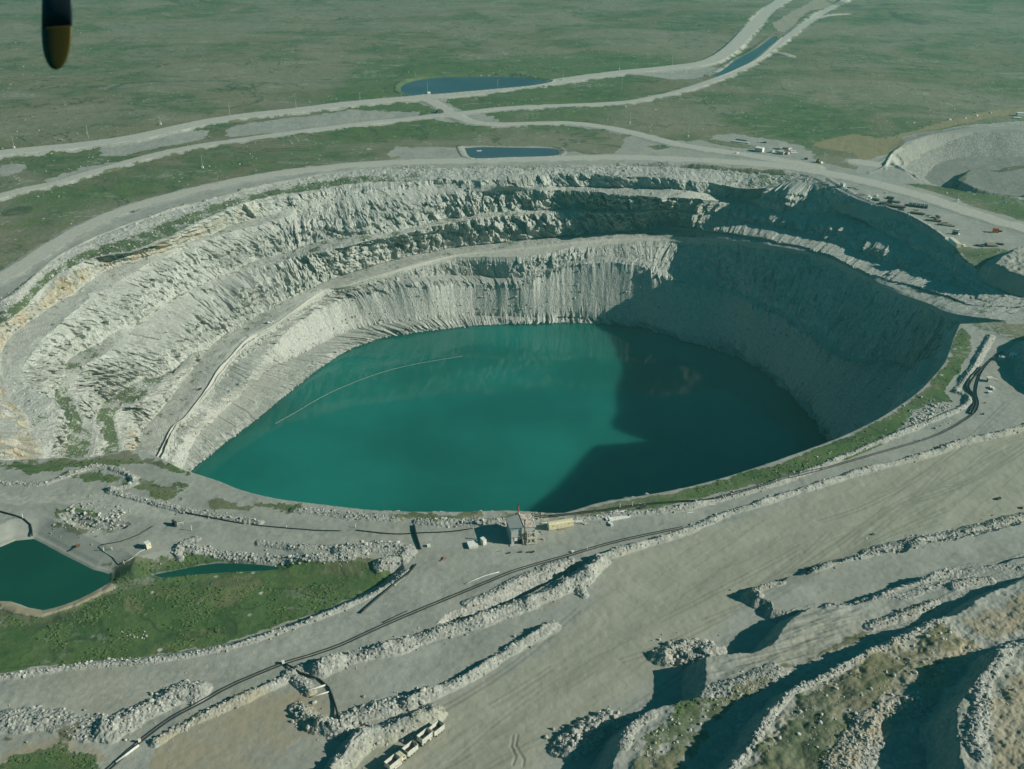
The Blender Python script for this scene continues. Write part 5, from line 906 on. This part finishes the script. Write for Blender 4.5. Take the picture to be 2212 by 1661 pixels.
h2, w2, o2 = rect_frame((943, 245), (960, 242.5)); dk = empty("covered_heap", o2, h2, "dark covered heap beside the road junction", "heap"); MB().box(0, w2, -.5, 4.5, -.3, 2.6, 1.6, 1.2).build("cover", 'tarp', dk); MB().box(w2 * .2, w2 * .7, 0.6, 3.2, 2.3, 3.6, .9, .8).build("peak", 'tarp', dk)

# marker posts
def post(px, py, hgt, label, group="white marker posts", mat='white'):
    o = empty("marker_post", gp(px, py), 0, label, "post", group); MB().tube([(0, 0, -.2), (0, 0, hgt)], .13, 6).build("post", mat, o); MB().tube([(0, 0, hgt), (0, 0, hgt + .15)], .17, 6).build("cap", mat, o)
for a in ((1339, 1097.5, 2.0, "white post on the rim pipeline, above the white tray"), (1366, 1093.5, 2.2, "taller white post on the rim pipeline right of the white tray"), (1988, 952, 1.5, "short white post beside the right rim pipeline"), (768, 1139, 1.4, "short white post on the left rim pipeline near the culvert"), (619, 1140.5, 1.3, "short white post in the middle of the left rim pipeline"),
          (414, 1146, 2.6, "tall white post beside the white barrier frame"), (50, 1121, 2.4, "white post at the bend of the black hose above the pond"), (224, 1189, 1.4, "white post beside the hose corner near the cream shed"), (268, 1218, 1.2, "white post at the water end of the grey hose"), (2146, 676, 2.6, "white post on the ramp entrance"), (427, 1412, 1.6, "white post on the wetland embankment"),
          (1268, 1187, 1.2, "white post on the long twin pipeline by the trench"), (242, 1188, 1.2, "white post along the hose above the wetland"), (348, 1222, 1.1, "white post at the edge of the wetland water")): post(*a)

# pipelines
def pipeline(pts, r, mat, label, name="pipeline", cat="pipeline", lift=None, zfix=None, twin=0.0, group=None, wob=0.0):
    w_ = np.array([gp(x, y, zfix) for x, y in pts]); ln = smooth_line(w_, 3.0); o = empty(name, tuple(ln[0]), 0, label, cat, group); base = ln[0].copy()
    for kx, off in enumerate((0.0, twin) if twin else (0.0,)):
        d = np.gradient(ln[:, :2], axis=0); d /= np.linalg.norm(d, axis=1)[:, None] + 1e-9; q = ln[:, :2] + np.stack([-d[:, 1], d[:, 0]], -1) * (off + wob * np.sin(np.arange(len(ln)) * .7)[:, None])
        zz = np.array([float(hz(a, b)) for a, b in q]) if zfix is None else np.full(len(q), zfix)
        k = np.ones(5) / 5; zz = np.maximum(np.convolve(np.pad(zz, 2, mode='edge'), k, 'valid'), zz) + r * .7
        MB().tube([(a - base[0], b - base[1], c - base[2]) for (a, b), c in zip(q, zz)], r, 6).build("pipe", mat, o, True)
    return o
pipeline([(-6,1104),(25,1112),(52,1122),(66,1135),(71,1163)], .34, 'black', "black hose running down into the green settling pond", "hose", "hose")
pipeline([(400,1107),(450,1117),(527,1132)], .26, 'black', "black pipe on the rim near the white barrier frame"); pipeline([(545,1134),(607,1140),(677,1146),(737,1147)], .24, 'black', "black pipe along the middle of the left rim road"); pipeline([(770,1146),(851,1154),(904,1152),(971,1149),(1021,1142)], .26, 'black', "black pipe running to the pump house")
pipeline([(894,1136),(899,1160),(908,1187)], .55, 'black', "thick black culvert pipe crossing the yard edge", "culvert", "culvert"); pipeline([(898,1220),(882,1240),(864,1252),(825,1285),(778,1325)], .40, 'black', "thick black hose lying along the embankment top", "hose", "hose")
pipeline([(1474,1138),(1400,1153),(1321,1171),(1238,1195),(1121,1228),(1038,1261),(924,1308),(814,1355),(738,1390),(670,1414),(607,1433),(500,1478),(433,1511),(367,1551),(300,1601),(255,1640),(205,1685)], .22, 'black', "long black twin pipeline running diagonally across the lower gravel yard", twin=1.1)
pipeline([(1146,1122),(1226,1113),(1304,1104),(1339,1099),(1366,1095),(1404,1090),(1474,1085),(1541,1078),(1624,1057),(1774,1016),(1908,977),(2024,941),(2098,899),(2114,873),(2109,847),(2118,810),(2138,782),(2168,760)], .22, 'black', "black pipeline following the right rim road", twin=.9)
pipeline([(2098,895),(2108,872),(2100,850),(2092,838),(2100,820),(2122,795)], .5, 'black', "thick black hose bundle at the bend of the right rim", "hose", "hose", twin=1.2)
pipeline([(617,1436),(650,1455),(690,1462),(710,1486),(727,1536),(735,1570)], .36, 'black', "black hose winding down the rubble gap below the twin pipeline", "hose", "hose")
pipeline([(662,1492),(703,1482)], .32, 'pipe', "pale pipe length crossing the winding black hose, upper of two", "pipe_length", "pipe"); pipeline([(670,1504.5),(715,1494)], .26, 'pipe', "pale pipe length crossing the winding black hose, lower of two", "pipe_length", "pipe"); pipeline([(250,1648),(300,1611)], .42, 'pipe', "white pipe length beside the twin pipeline", "pipe_length", "pipe")
pipeline([(1004,1262),(1045,1245),(1078,1236)], .2, 'pipe', "thin white pipe on the edge of the trench", "pipe_length", "pipe"); pipeline([(827,1345),(880,1320)], .2, 'dark', "dark pipe lengths beside the twin pipeline", "pipe_length", "pipe")
pipeline([(213,1181),(225,1192),(245,1205),(267,1219),(285,1206),(300,1193),(313,1187)], .16, 'galv', "grey hose zigzagging from the cream shed to the water", "hose", "hose"); pipeline([(218,1178),(260,1170),(300,1155),(330,1137)], .2, 'dark', "dark hose running up from the shore to the gravel road", "hose", "hose"); pipeline([(152,1192),(160,1184),(172,1180)], .2, 'dark', "short dark hose at the pond shore", "hose", "hose")
pipeline([(2054,687),(2100,691),(2140,694),(2171,697)], .28, 'black', "dark pipe along the ramp entrance")
_b = np.array([at(x, y, WZ) for x, y in [(595,915),(640,890),(700,855),(760,828),(830,803),(900,786),(1000,769)]]); bl = smooth_line(_b, 4); bo = empty("floating_boom", tuple(bl[0]), 0, "thin white floating boom curving across the pit lake", "boom")
for i in range(0, len(bl) - 1): MB().tube([tuple(bl[i] - bl[0] + np.array([0, 0, .06])), tuple((bl[i] * .08 + bl[i + 1] * .92) - bl[0] + np.array([0, 0, .06]))], .09, 6).build("float", 'concrete', bo) if i < 95 else None

# huts, sheds and barrier on the left spur
h2, w2, o2 = rect_frame((317.8, 1187.5), (327.5, 1183))
sh = empty("pump_shed", o2, h2, "small cream shed on the gravel pad above the wetland", "shed"); MB().box(0, 1.9, 0, 2.3, .1, 2.35).build("wall", 'cream', sh); MB().box(-.12, 2.02, -.12, 2.42, 2.36, 2.5).build("roof", 'white', sh); MB().box(1.3, 1.6, -.03, -.005, 1.4, 1.8).build("window", 'glass', sh); MB().box(-.03, -.005, .7, 1.5, .15, 1.95).build("door", 'dark', sh); MB().box(-.05, 1.95, -.05, 2.35, -.15, .09).build("skid", 'wood', sh)
h2, w2, o2 = rect_frame((383.5, 1136), (395, 1134)); br = empty("barrier_frame", o2, h2, "white frame barrier on the gravel road beside dark blocks", "barrier")
for x in (0, 2.4): MB().box(x - .08, x + .08, -.08, .08, -.1, 1.3).build("leg", 'white', br)
MB().box(-.1, 2.5, -.06, .06, 1.31, 1.5).build("rail", 'white', br); MB().box(.09, 2.31, -.05, .05, .55, .68).build("rail", 'white', br)
for x, y, l in ((375, 1132.5, "dark block left of the white barrier frame, nearest to the rim"), (380, 1136, "tall dark block touching the white barrier frame")): crate(x, y, .9, 1.4, 1.9, h2 + .3, 'dark', "dark_block", l, "block")
crate(169, 1180, 1.6, 1.2, .6, .3, 'rust', "pump_skid", "rusty pump skid at the pond shore", "pump"); crate(612, 1433.5, .9, .9, 1.2, .4, 'white', "valve_box", "white valve box where the hose leaves the twin pipeline", "valve box"); crate(302, 1603, .9, .5, 1.3, .6, 'cream', "valve_box", "pale valve box on the twin pipeline near the white pipe", "valve box"); crate(1237, 1193, 1.0, .6, .7, .3, 'white', "valve_box", "white valve box on the twin pipeline at the trench end", "valve box")

# buildings on the right rim
h2, w2, o2 = rect_frame((2180, 770.5), (2192, 773.5)); rs = empty("equipment_shed", o2, h2, "white shed in the shade at the right edge of the yard", "shed"); MB().box(0, 2.9, 0, 6.2, -.1, 2.3).build("wall", 'white', rs); MB().box(-.15, 3.05, -.15, 6.35, 2.31, 2.5).build("roof", 'white', rs); MB().box(1.2, 2.2, -.04, -.005, 0, 1.9).build("door", 'dark', rs)
h2, w2, o2 = rect_frame((2156, 779), (2170, 781.5)); gs = empty("generator_box", o2, h2, "grey container with one orange end beside the white shed", "container"); MB().box(0, 3.0, 0, 2.3, 0, 2.3).build("body", 'galv', gs); MB().box(3.003, 3.07, .9, 2.25, .05, 2.25).build("door", 'orange', gs); MB().box(3.003, 3.06, .05, .88, .05, 2.25).build("door", 'cream', gs); MB().box(.5, 1.2, .6, 1.4, 2.303, 2.7).build("cowl", 'dark', gs)
h2, w2, o2 = rect_frame((2134, 825.5), (2146, 825)); ps = empty("lean_to", o2, h2, "grey lean-to with a pale roof edge above three white boxes", "shelter"); MB().box(0, 2.8, 0, 1.6, -.1, 2.0).build("wall", 'galv', ps); MB().box(-.1, 2.9, .8, 2.4, 2.01, 2.15).build("roof", 'cream', ps); MB().tube([(2.8, 1.6, 1.9), (6.4, 1.4, .2)], .16, 6).build("chute", 'pipe', ps); MB().box(.1, .5, -.06, -.01, .1, .8).build("hatch", 'white', ps)
for x, y, a, b, l in ((2139.5, 838.5, 1.1, 2.2, "tall white box standing left in the group of three by the lean-to"), (2145, 841, 1.1, 2.2, "white box standing right in the group of three by the lean-to"), (2138, 849, 2.0, 1.7, "widest white box, lowest of the three by the lean-to")): crate(x, y, a, b, .9, h2 - .1, 'white', "storage_box", l, "box")
crate(2127, 871, .8, .5, .4, .5, 'dark', "small_case", "small dark case on gravel right of the hose bend", "case"); crate(2124, 895, .9, .8, .6, .7, 'tarp', "small_case", "dark green case on the yard below the hose bend", "case"); crate(2118, 818, .5, .5, .6, .2, 'white', "storage_box", "tiny white box between the right rim hoses", "box")
for (x, y, sx, sy, sz, m, l) in ((2157, 1078, 2.2, 1.0, .8, 'dark', "dark machine part lying on the wide haul yard"), (2209, 1098, 1.3, 1.3, .9, 'wood', "brown crate at the right edge of the haul yard"), (1885, 1155, 1.3, .8, .5, 'tarp', "small dark heap alone on the haul yard"), (1577, 1275, .6, .4, .3, 'dark', "tiny dark lump on the pale gravel"), (2146, 1113, 1.4, .6, .3, 'wood', "brown timber lump at the haul yard edge"), (1730, 1020, 1.0, .4, .3, 'cream', "cream lump beside the right rim pipeline")): crate(x, y, sx, sy, sz, .4, m, "yard_item", l, "debris", lid=False)
o = empty("rubber_ring", gp(1747, 1231), 0, "big dark tyre lying at the end of the rock windrow", "tyre"); tv, tf = [], []
for i in range(18):
    for k in range(8): a, b = 2 * pi * i / 18, 2 * pi * k / 8; tv.append(((1.0 + .36 * cos(b)) * cos(a), (1.0 + .36 * cos(b)) * sin(a), .4 + .42 * sin(b))); tf.append((i * 8 + k, i * 8 + (k + 1) % 8, ((i + 1) % 18) * 8 + (k + 1) % 8, ((i + 1) % 18) * 8 + k))
MB().add(tv, tf).build("tyre", 'tyre', o)
for x, y, rz, l in ((1490, 1108, .2, "white pipe length on the rim road beyond the white tray"), (1540, 1090, .3, "white pipe length near the right windrow, farther from the tray")): bundle(x, y, rz, 3.4, 2, .15, 'white', "pipe_stack", l, "pipes", int(x), .6)

# container yard at the top
def container(px, py, px2, py2, depth, hgt, mat, label, end=None, name="shipping_container", cat="container", doors=True, zz=0.0):
    h_, w_, o_ = rect_frame((px, py), (px2, py2)); c = empty(name, o_, h_, label, cat); MB().box(0, w_, 0, depth, -.1, hgt).build("body", mat, c)
    rb = MB(); n_ = max(4, int(w_ / .7))
    for i in range(n_): x = (i + .5) * w_ / n_; rb.box(x - .06, x + .06, -.05, -.003, .1, hgt - .1); rb.box(x - .06, x + .06, depth + .003, depth + .05, .1, hgt - .1)
    rb.build("ribs", mat, c); MB().box(-.04, w_ + .04, -.04, depth + .04, hgt + .003, hgt + .1).build("roof", end or mat, c)
    if end: MB().box(w_ + .003, w_ + .08, .03, depth - .03, 0, hgt - .02).build("door", end, c)
    return c
container(1630, 327, 1646, 329.5, 5.0, 3.4, 'galv', "grey container with a bright white end in the middle of the upper yard", 'white'); container(1677.5, 332, 1692, 334.5, 3.0, 2.4, 'galv', "grey container in front of the cream tanks"); container(1664.5, 329.5, 1668, 330.5, 3.0, 2.0, 'galv', "small grey container left of the one before the tanks")
def tank(px, py, rz, L, r, mat, label, lean=0.0, lift=0.0):
    o = empty("steel_tank", gp(px, py), rz, label, "tank"); MB().tube([(-L/2, 0, r + lift), (L/2, 0, r + lift + lean)], r, 14).build("shell", mat, o); MB().tube([(-L/2 - .2, 0, r + lift), (-L/2, 0, r + lift)], r * .6, 12).build("end_cap", 'white', o); MB().tube([(L/2, 0, r + lift + lean), (L/2 + .25, 0, r + lift + lean)], r * .6, 12).build("end_cap", 'white', o)
    for x in (-L*.3, L*.3): MB().box(x - .2, x + .2, -r * .8, r * .8, -.2, r * .5 + lift).build("saddle", 'rust', o)
    return o
tank(1690, 323.5, -.15, 5.0, 1.1, 'cream', "cream tank at the back left of the tank heap"); tank(1698, 325, -.9, 6.5, 1.2, 'pink', "pinkish tank lying across the middle of the tank heap", .8); tank(1699, 332.5, -1.1, 5.5, 1.3, 'pink', "pinkish tank at the front of the tank heap"); tank(1688, 327.5, .05, 4.0, .9, 'pink', "low pinkish tank behind the grey container"); tank(1706, 324.5, 1.4, 3.0, .9, 'cream', "short cream tank at the back right of the tank heap", .3)
bundle(1703, 327, .7, 5.0, 6, .18, 'rust', "rusty_frames", "rusty frames piled among the cream tanks", "scrap", 21, 1.4, item="beam")
crate(1713, 328, 5.2, 2.4, .9, -.08, 'white', "deck_panel", "white deck panel right of the tanks, farther of two", "panel"); crate(1715, 331.5, 5.2, 2.4, .9, -.08, 'white', "deck_panel", "white deck panel right of the tanks, nearer of two", "panel"); crate(1709, 322, 1.2, 1.2, .9, .1, 'white', "storage_box", "small white box behind the white deck panels", "box")
crate(1593, 331, 2.6, 1.4, .9, .3, 'white', "broken_panel", "white broken panel at the left of the upper yard", "panel"); crate(1603, 333, 1.2, .8, .4, .1, 'white', "storage_box", "small white piece right of the broken panel", "box"); crate(1643, 307, 4.0, 2.0, .7, -.2, 'cream', "tarped_load", "pale flat sheet lying at the back of the upper yard", "sheet"); crate(1652, 308.5, 3.2, 1.6, .8, -.2, 'dark', "tarped_load", "dark roll beside the pale flat sheet", "roll")
container(1581, 306.5, 1617, 311, 3.4, .7, 'galv', "long low grey trailer bed at the back of the upper yard", None, "trailer_bed", "trailer"); container(1590, 302, 1612, 305, 1.6, .6, 'tarp', "dark narrow beam behind the trailer bed", None, "beam_stack", "beams"); bundle(1677, 321.5, -.06, 7.0, 4, .2, 'dark', "beam_stack", "dark beams left of the cream tanks", "beams", 31, .4, item="beam")
ld = empty("wheel_loader", gp(1767, 351), heading((1767, 351), (1779, 354))[0], "small orange loader with a pale bucket beside the upper road", "loader"); MB().box(-1.6, 1.4, -1.0, 1.0, .7, 1.9, .15, .1).build("body", 'orange', ld); MB().box(-.8, .4, -.8, .8, 1.91, 3.0, .15, .12).build("cab", 'glass', ld); MB().prism([(3.0, .2), (4.0, .2), (3.7, 1.2), (3.0, 1.4)], -1.2, 1.2).build("bucket", 'white', ld)
for s in (-.75, .75): MB().tube([(1.3, s, 1.5), (3.0, s, .8)], .14, 6).build("arm", 'orange', ld)
for x in (-1.0, 1.0):
    for s in (-1, 1): wheel(ld, x, s * 1.05, .7, .4)
crate(1741, 344.5, 2.6, 1.5, 1.4, -.1, 'dark', "dark_block", "dark box on the gravel left of the orange loader", "box")
def pickup(px, py, rz, label, z):
    p = at(px, py, z); o = empty("pickup_truck", tuple(p), rz, label, "pickup"); MB().box(-2.6, 2.6, -.95, .95, .5, 1.05, .08, .06).build("body", 'white', o); MB().box(-.4, 1.3, -.88, .88, 1.053, 1.75, .35, .12).build("cab", 'glass', o); MB().box(0, .95, -.72, .72, 1.753, 1.8).build("roof", 'white', o); MB().box(-2.5, -.5, -.85, .85, 1.053, 1.2, .05, .05).build("bed_cover", 'white', o)
    for x in (-1.65, 1.65):
        for s in (-1, 1): wheel(o, x, s * .85, .38, .24)
def ramp_z(px, py):
    best = None
    for r, (j, f) in enumerate(J):
        if j == 9:
            P = V[r][::3]; d = P - np.array([0, 0, CAM_H]); zc = d[:, 1] * cos(_p) - d[:, 2] * sin(_p); yc = d[:, 1] * sin(_p) + d[:, 2] * cos(_p); e = (1106 + FOC * d[:, 0] / zc - px) ** 2 + (830.5 - FOC * yc / zc - py) ** 2; k = e.argmin()
            if best is None or e[k] < best[0]: best = (e[k], P[k, 2])
    return float(best[1])
pickup(585, 697, 0.55, "white pickup parked on the upper part of the pit ramp", ramp_z(585, 697) + .1); _z = ramp_z(431, 840) + .1; ff = empty("work_frame", tuple(at(431, 840, _z)), .8, "white tubular frame standing low on the pit ramp", "frame")
for x in (-1.2, 1.2): MB().tube([(x, 0, -.2), (x, 0, 1.6)], .12, 6).build("leg", 'white', ff)
MB().tube([(-1.3, 0, 1.6), (1.3, 0, 1.6)], .13, 6).build("rail", 'white', ff); MB().box(-1.0, 1.0, -1.4, -.5, -.1, .8).build("ballast", 'dark', ff)

# laydown strip on the far right rim
lz = lambda x, y: ((3400 + x * .31465) * .54004, (750 + y * .31465) * .54004)
def pile(x, y, L, W_, hgt, mat, label, name="liner_pile", cat="pile", rz=-.42, n=5, seed=0):
    px, py = lz(x, y); rg = random.Random(seed + int(x)); o = empty(name, gp(px, py), rz, label, cat)
    for k in range(n):
        l, w_ = L * rg.uniform(.45, 1), W_ * rg.uniform(.5, 1); ox, oy = rg.uniform(-.5, .5) * (L - l), rg.uniform(-.5, .5) * (W_ - w_); z0_ = hgt * k / n; MB().box(ox - l/2, ox + l/2, oy - w_/2, oy + w_/2, z0_ + .004 - (.3 if k == 0 else 0), z0_ + hgt / n, .12, .12).build("layer", mat, o)
    return o
pile(325, 165, 6, 4.5, 1.5, 'tarp', "dark green pile beside white debris on the rim strip", seed=1); pile(510, 140, 6, 4.5, 1.4, 'tarp', "dark green pile standing alone toward the road", seed=2); pile(420, 215, 7, 5, 1.6, 'tarp', "dark pile at the rim edge left of the long brown heap", seed=3); pile(500, 195, 5, 5, 2.4, 'dark', "tallest dark stack in the rim strip", seed=4); pile(580, 250, 15, 4.5, 1.5, 'brown', "long brown heap along the rim edge", seed=5); pile(590, 190, 6, 4, .8, 'tarp', "low dark scraps beside the tallest dark stack", seed=6); pile(650, 290, 5, 3, .9, 'tarp', "small dark heap at the end of the long brown heap", seed=7)
px, py = lz(865, 240); bm_o = empty("tyre_stack", gp(px, py), -.42, "large dark rectangular stack of liners in rows on the open gravel", "stack"); [MB().box(-7 + i * 2.85, -7 + i * 2.85 + 2.6, -3.2, 3.2, -.3, 1.5 + .15 * (i % 2), .15, .15).build("row", 'tarp', bm_o) for i in range(5)]; [MB().box(-6.2 + i * 2.85, -5.6 + i * 2.85, 1.2, 2.8, 1.8, 1.9).build("strap", 'galv', bm_o) for i in range(5)]
pile(860, 335, 11, 4, 1.3, 'brown', "long dark brown heap below the rectangular stack", seed=8); bundle(*lz(840, 292), -.3, 4, 4, .25, 'wood', "timber_scrap", "loose brown timbers between the stack and the brown heap", "timber", 41, 1, item="plank"); pile(1110, 385, 5, 3.5, 1.9, 'dark', "dark box beside the orange machine", name="parts_box", cat="box", n=2, seed=9)
eo = empty("excavator_arm", gp(*lz(1082, 410)), -.3, "bright orange machine lying in the scrap row", "machine"); MB().box(-1.1, 1.1, -.9, .9, .2, 1.6, .2, .2).build("body", 'orange', eo); MB().tube([(.8, 0, 1.4), (2.2, 0, 2.0), (3.2, 0, .7)], .2, 8).build("arm", 'orange', eo); MB().box(-.6, .4, -.6, .6, 1.61, 2.2, .1, .1).build("cover", 'yellow', eo)
for k, (x, y) in enumerate(((1010, 365), (1035, 380), (1140, 425), (1210, 455), (1250, 480), (1300, 500))): bundle(*lz(x, y), -.4 + .3 * (k % 2), 4.5, 5, .2, ('rust', 'galv', 'wood', 'rust', 'pipe', 'rust')[k], "scrap_row", ("rusty scrap bars at the start of the scrap row", "grey scrap bars left of the orange machine", "brown timbers just right of the orange machine", "rusty bars in the middle of the scrap row", "pale pipes in the scrap row", "rusty bars before the end of the scrap row")[k], "scrap", 50 + k, 1.3, item="bar")
pile(1060, 430, 12, 2.5, .9, 'tarp', "dark strip of liner along the rim below the orange machine", seed=11); pile(1180, 480, 9, 2, .8, 'tarp', "dark strip of liner continuing toward the white trailer", seed=12)
bundle(*lz(1360, 548), -.2, 5, 6, .25, 'pipe', "pipe_stack", "pale pipes heaped at the end of the scrap row", "pipes", 61, 1.1); pile(1330, 595, 5, 3, 2.0, 'dark', "dark machine body beside the white trailer", name="engine_block", cat="machine", n=3, seed=13); bundle(*lz(1375, 600), .5, 2.5, 4, .2, 'white', "pipe_stack", "short white pieces right of the dark machine body", "pipes", 62, .8)
container(*lz(1250, 690), *lz(1350, 765), 3.0, 3.2, 'white', "white site trailer on the rim with a lit end wall", 'cream', "site_trailer", "trailer"); crate(*lz(1448, 748), 1.6, 1.4, 1.3, .2, 'white', "storage_box", "white box right of the white site trailer", "box"); crate(*lz(1415, 752), 1.8, 1.4, .9, .2, 'rust', "storage_box", "brown box between the site trailer and the white box", "box"); crate(*lz(1212, 655), .8, .8, 1.5, .2, 'white', "storage_box", "small white post box left of the site trailer", "box")
rd = empty("drill_shed", gp(*lz(1845, 570)), -.12, "red drill shed with an orange end alone on the gravel", "shed"); MB().box(-1.6, 1.8, -1.3, 1.3, .2, 3.0).build("body", 'red', rd); MB().box(-1.7, 1.9, -1.4, 1.4, 3.003, 3.15).build("roof", 'red', rd); MB().box(-1.66, -1.603, -.9, .9, .3, 2.6).build("door", 'orange', rd); MB().box(-2.0, 2.4, -1.1, 1.1, -.1, .2).build("skid", 'dark', rd)
pile(1900, 560, 4, 2, .9, 'tarp', "low dark heap right of the red drill shed", seed=14); bundle(*lz(1700, 520), -.05, 6, 2, .12, 'pipe', "pipe_stack", "thin pale rods left of the red drill shed", "pipes", 63, .3); bundle(*lz(1795, 578), -.05, 3.5, 3, .14, 'rust', "steel_scrap", "brown rods in front of the red drill shed", "steel", 64, .4, item="bar")
pile(1790, 740, 9, 6, 1.6, 'wood', "wide brown slab of liner at the right edge of the pit", seed=15, rz=-.1, n=2); pile(1650, 745, 6, 2.5, .9, 'tarp', "dark heap left of the wide brown slab", seed=16); pile(1900, 725, 6, 2.5, 1.0, 'tarp', "dark heap right of the wide brown slab", seed=17)
for k, (x, y) in enumerate(((60, 25), (130, 105), (150, 88), (20, 10))): bundle(*lz(x, y), -.35, 9, 4, .22, ('pipe', 'galv', 'pipe', 'dark')[k], "pipe_stack", ("long pale pipes laid along the rim strip, upper row", "grey pipes laid along the rim strip beside white debris", "long pale pipes laid along the rim strip, lower row", "dark pipes at the top of the rim strip")[k], "pipes", 70 + k, .5)
for k, (x, y) in enumerate(((225, 130), (240, 110), (262, 135), (340, 112), (352, 108), (462, 72))): crate(*lz(x, y), 1.6, 1.1, .9, .3 * k, 'white', "scrap_box", ("white scrap piece at the left of the rim debris", "white scrap piece at the back of the rim debris", "white scrap piece at the right of the rim debris", "white piece alone between rim debris and road, left of a pair", "white piece alone between rim debris and road, right of a pair", "small white lump nearest the haul road on the strip")[k], "debris")
# far quarry edge debris
for k, (x, y, s) in enumerate(((1975, 266, 2.0), (2052, 259, 2.5), (2085, 256, 2.4), (2110, 250, 2.2), (2140, 244, 2.4), (2012, 263, 1.8))): crate(x, y, s, s * .7, .9, .2 * k, ('white', 'white', 'galv', 'white', 'galv', 'wood')[k], "quarry_debris", ("white scrap at the left end of the quarry debris row", "white scrap in the middle of the quarry debris row", "grey scrap right of the middle of the quarry debris row", "white scrap before the right part of the quarry debris row", "grey scrap near the white cabin at the quarry", "brown scrap in the left half of the quarry debris row")[k], "debris", lid=False)
container(2197, 251, 2212, 251.5, 3.5, 3.2, 'white', "white cabin at the upper right edge above the quarry", None, "quarry_cabin", "cabin"); container(2190, 256.5, 2206, 257.5, 3, 1.2, 'white', "low white container below the quarry cabin", None, "low_container", "container")
crate(1820, 402, 3.2, 3.0, 2.6, .7, 'galv', "concrete_block", "pale block at the pit road edge above the dark wall", "block"); crate(2046, 418, 1.0, .8, .8, 0, 'white', "storage_box", "small white box by the lamp pole on the laydown road", "box"); crate(1788, 393, 1.5, 1.0, .7, .3, 'wood', "scrap_box", "brown piece at the top of the rim strip", "debris")
bf = empty("raft", tuple(at(1035, 326, -0.85)), .1, "tiny white raft on the roadside pond", "raft"); MB().box(-2.2, 2.2, -.7, .7, -.05, .5, .25, .15).build("deck", 'white', bf); MB().box(-.5, .4, -.3, .3, .503, .9).build("pump", 'galv', bf)

# single boulders
def boulder_mesh(k):
    rg = np.random.default_rng(100 + k); bm = bmesh.new(); bmesh.ops.create_icosphere(bm, subdivisions=2, radius=1.0)
    s = np.array([1, .75 + .3 * rg.random(), .6 + .25 * rg.random()]); pl = [(Vector(rg.normal(size=3)).normalized(), .62 + .25 * rg.random()) for _ in range(9)]
    for v in bm.verts:
        for n_, d_ in pl:
            e = v.co.dot(n_)
            if e > d_: v.co -= n_ * (e - d_)
        v.co = Vector((v.co.x * s[0], v.co.y * s[1], v.co.z * s[2]))
    me = bpy.data.meshes.new("boulder"); bm.to_mesh(me); bm.free(); me.materials.append(M['rubble']); return me
BME = [boulder_mesh(k) for k in range(7)]; nb = 0
def boulders(poly, n, s0, s1, label, group, seed):
    global nb
    P = atl(poly, 0.0 if group.startswith('boulders around') else 8.5 if 'smaller' in group else 17.0)[:, :2]; lo, hi = P.min(0), P.max(0); rg = np.random.default_rng(seed); c = 0; t = 0
    while c < n and t < 8000:
        t += 1; q = lo + (hi - lo) * rg.random(2); ins = False
        for i in range(len(P)):
            a, b = P[i], P[(i + 1) % len(P)]
            if (a[1] > q[1]) != (b[1] > q[1]) and q[0] < (b[0] - a[0]) * (q[1] - a[1]) / (b[1] - a[1]) + a[0]: ins = not ins
        if not ins: continue
        o = bpy.data.objects.new("boulder", BME[nb % 7]); COL.objects.link(o); s = (s0 + (s1 - s0) * rg.random() ** 3.0) * .55; o.scale = (s, s, s); o.rotation_euler = (rg.normal() * .3, rg.normal() * .3, rg.random() * 6.3); o.location = (q[0], q[1], float(hz(q[0], q[1])) + s * .22)
        tag(o, label, "boulder", group); c += 1; nb += 1
boulders([(1640,1640),(1720,1515),(1790,1475),(1960,1390),(2050,1350),(2120,1395),(2020,1470),(1990,1520),(1900,1570),(1830,1640)], 150, .4, 1.6, "pale boulder scattered on the broad green hummocky dump", "boulders on the green dump", 1)
boulders([(1360,1630),(1390,1585),(1450,1548),(1560,1514),(1540,1550),(1470,1600),(1420,1650)], 50, .4, 1.3, "pale boulder on the smaller green dump beside the dark trench", "boulders on the smaller green dump", 2)
boulders([(1970,905),(2000,880),(2050,872),(2062,878),(2010,902),(1960,922)], 34, .9, 2.0, "pale boulder in the stone patch on the right rim bank", "boulders around the right rim bank", 3)
boulders([(120,1425),(300,1400),(340,1415),(230,1428),(100,1440)], 18, .6, 1.5, "pale boulder along the lower edge of the wetland", "boulders around the wetland edge", 4); boulders([(255,1345),(320,1348),(315,1365),(265,1362)], 14, .5, 1.2, "pale boulder in the stone patch inside the wetland", "boulders around the wetland middle", 5)
boulders([(1240,1115),(1500,1068),(1700,1018),(1900,942),(1960,905),(1900,935),(1700,1000),(1500,1060)], 24, .5, 1.3, "pale stone dotted on the green rim strip", "boulders around the green rim strip", 6)
# ------------------------------------------------------------------ hazy summer air
hb = MB().box(-9000, 9000, -400, 16000, -135, CAM_H + 40); hm = bpy.data.materials.new("haze_air"); hm.use_nodes = True; t = hm.node_tree; t.nodes.remove(t.nodes["Principled BSDF"])
pv = t.nodes.new("ShaderNodeVolumePrincipled"); t.links.new(pv.outputs[0], t.nodes["Material Output"].inputs["Volume"]); pv.inputs["Color"].default_value = (0.26, 0.95, 0.90, 1); pv.inputs["Density"].default_value = 0.00011; pv.inputs["Anisotropy"].default_value = 0.2
M['haze'] = hm; ho = hb.build("haze", 'haze'); tag(ho, "thin haze in the air over the mine", kind="stuff")
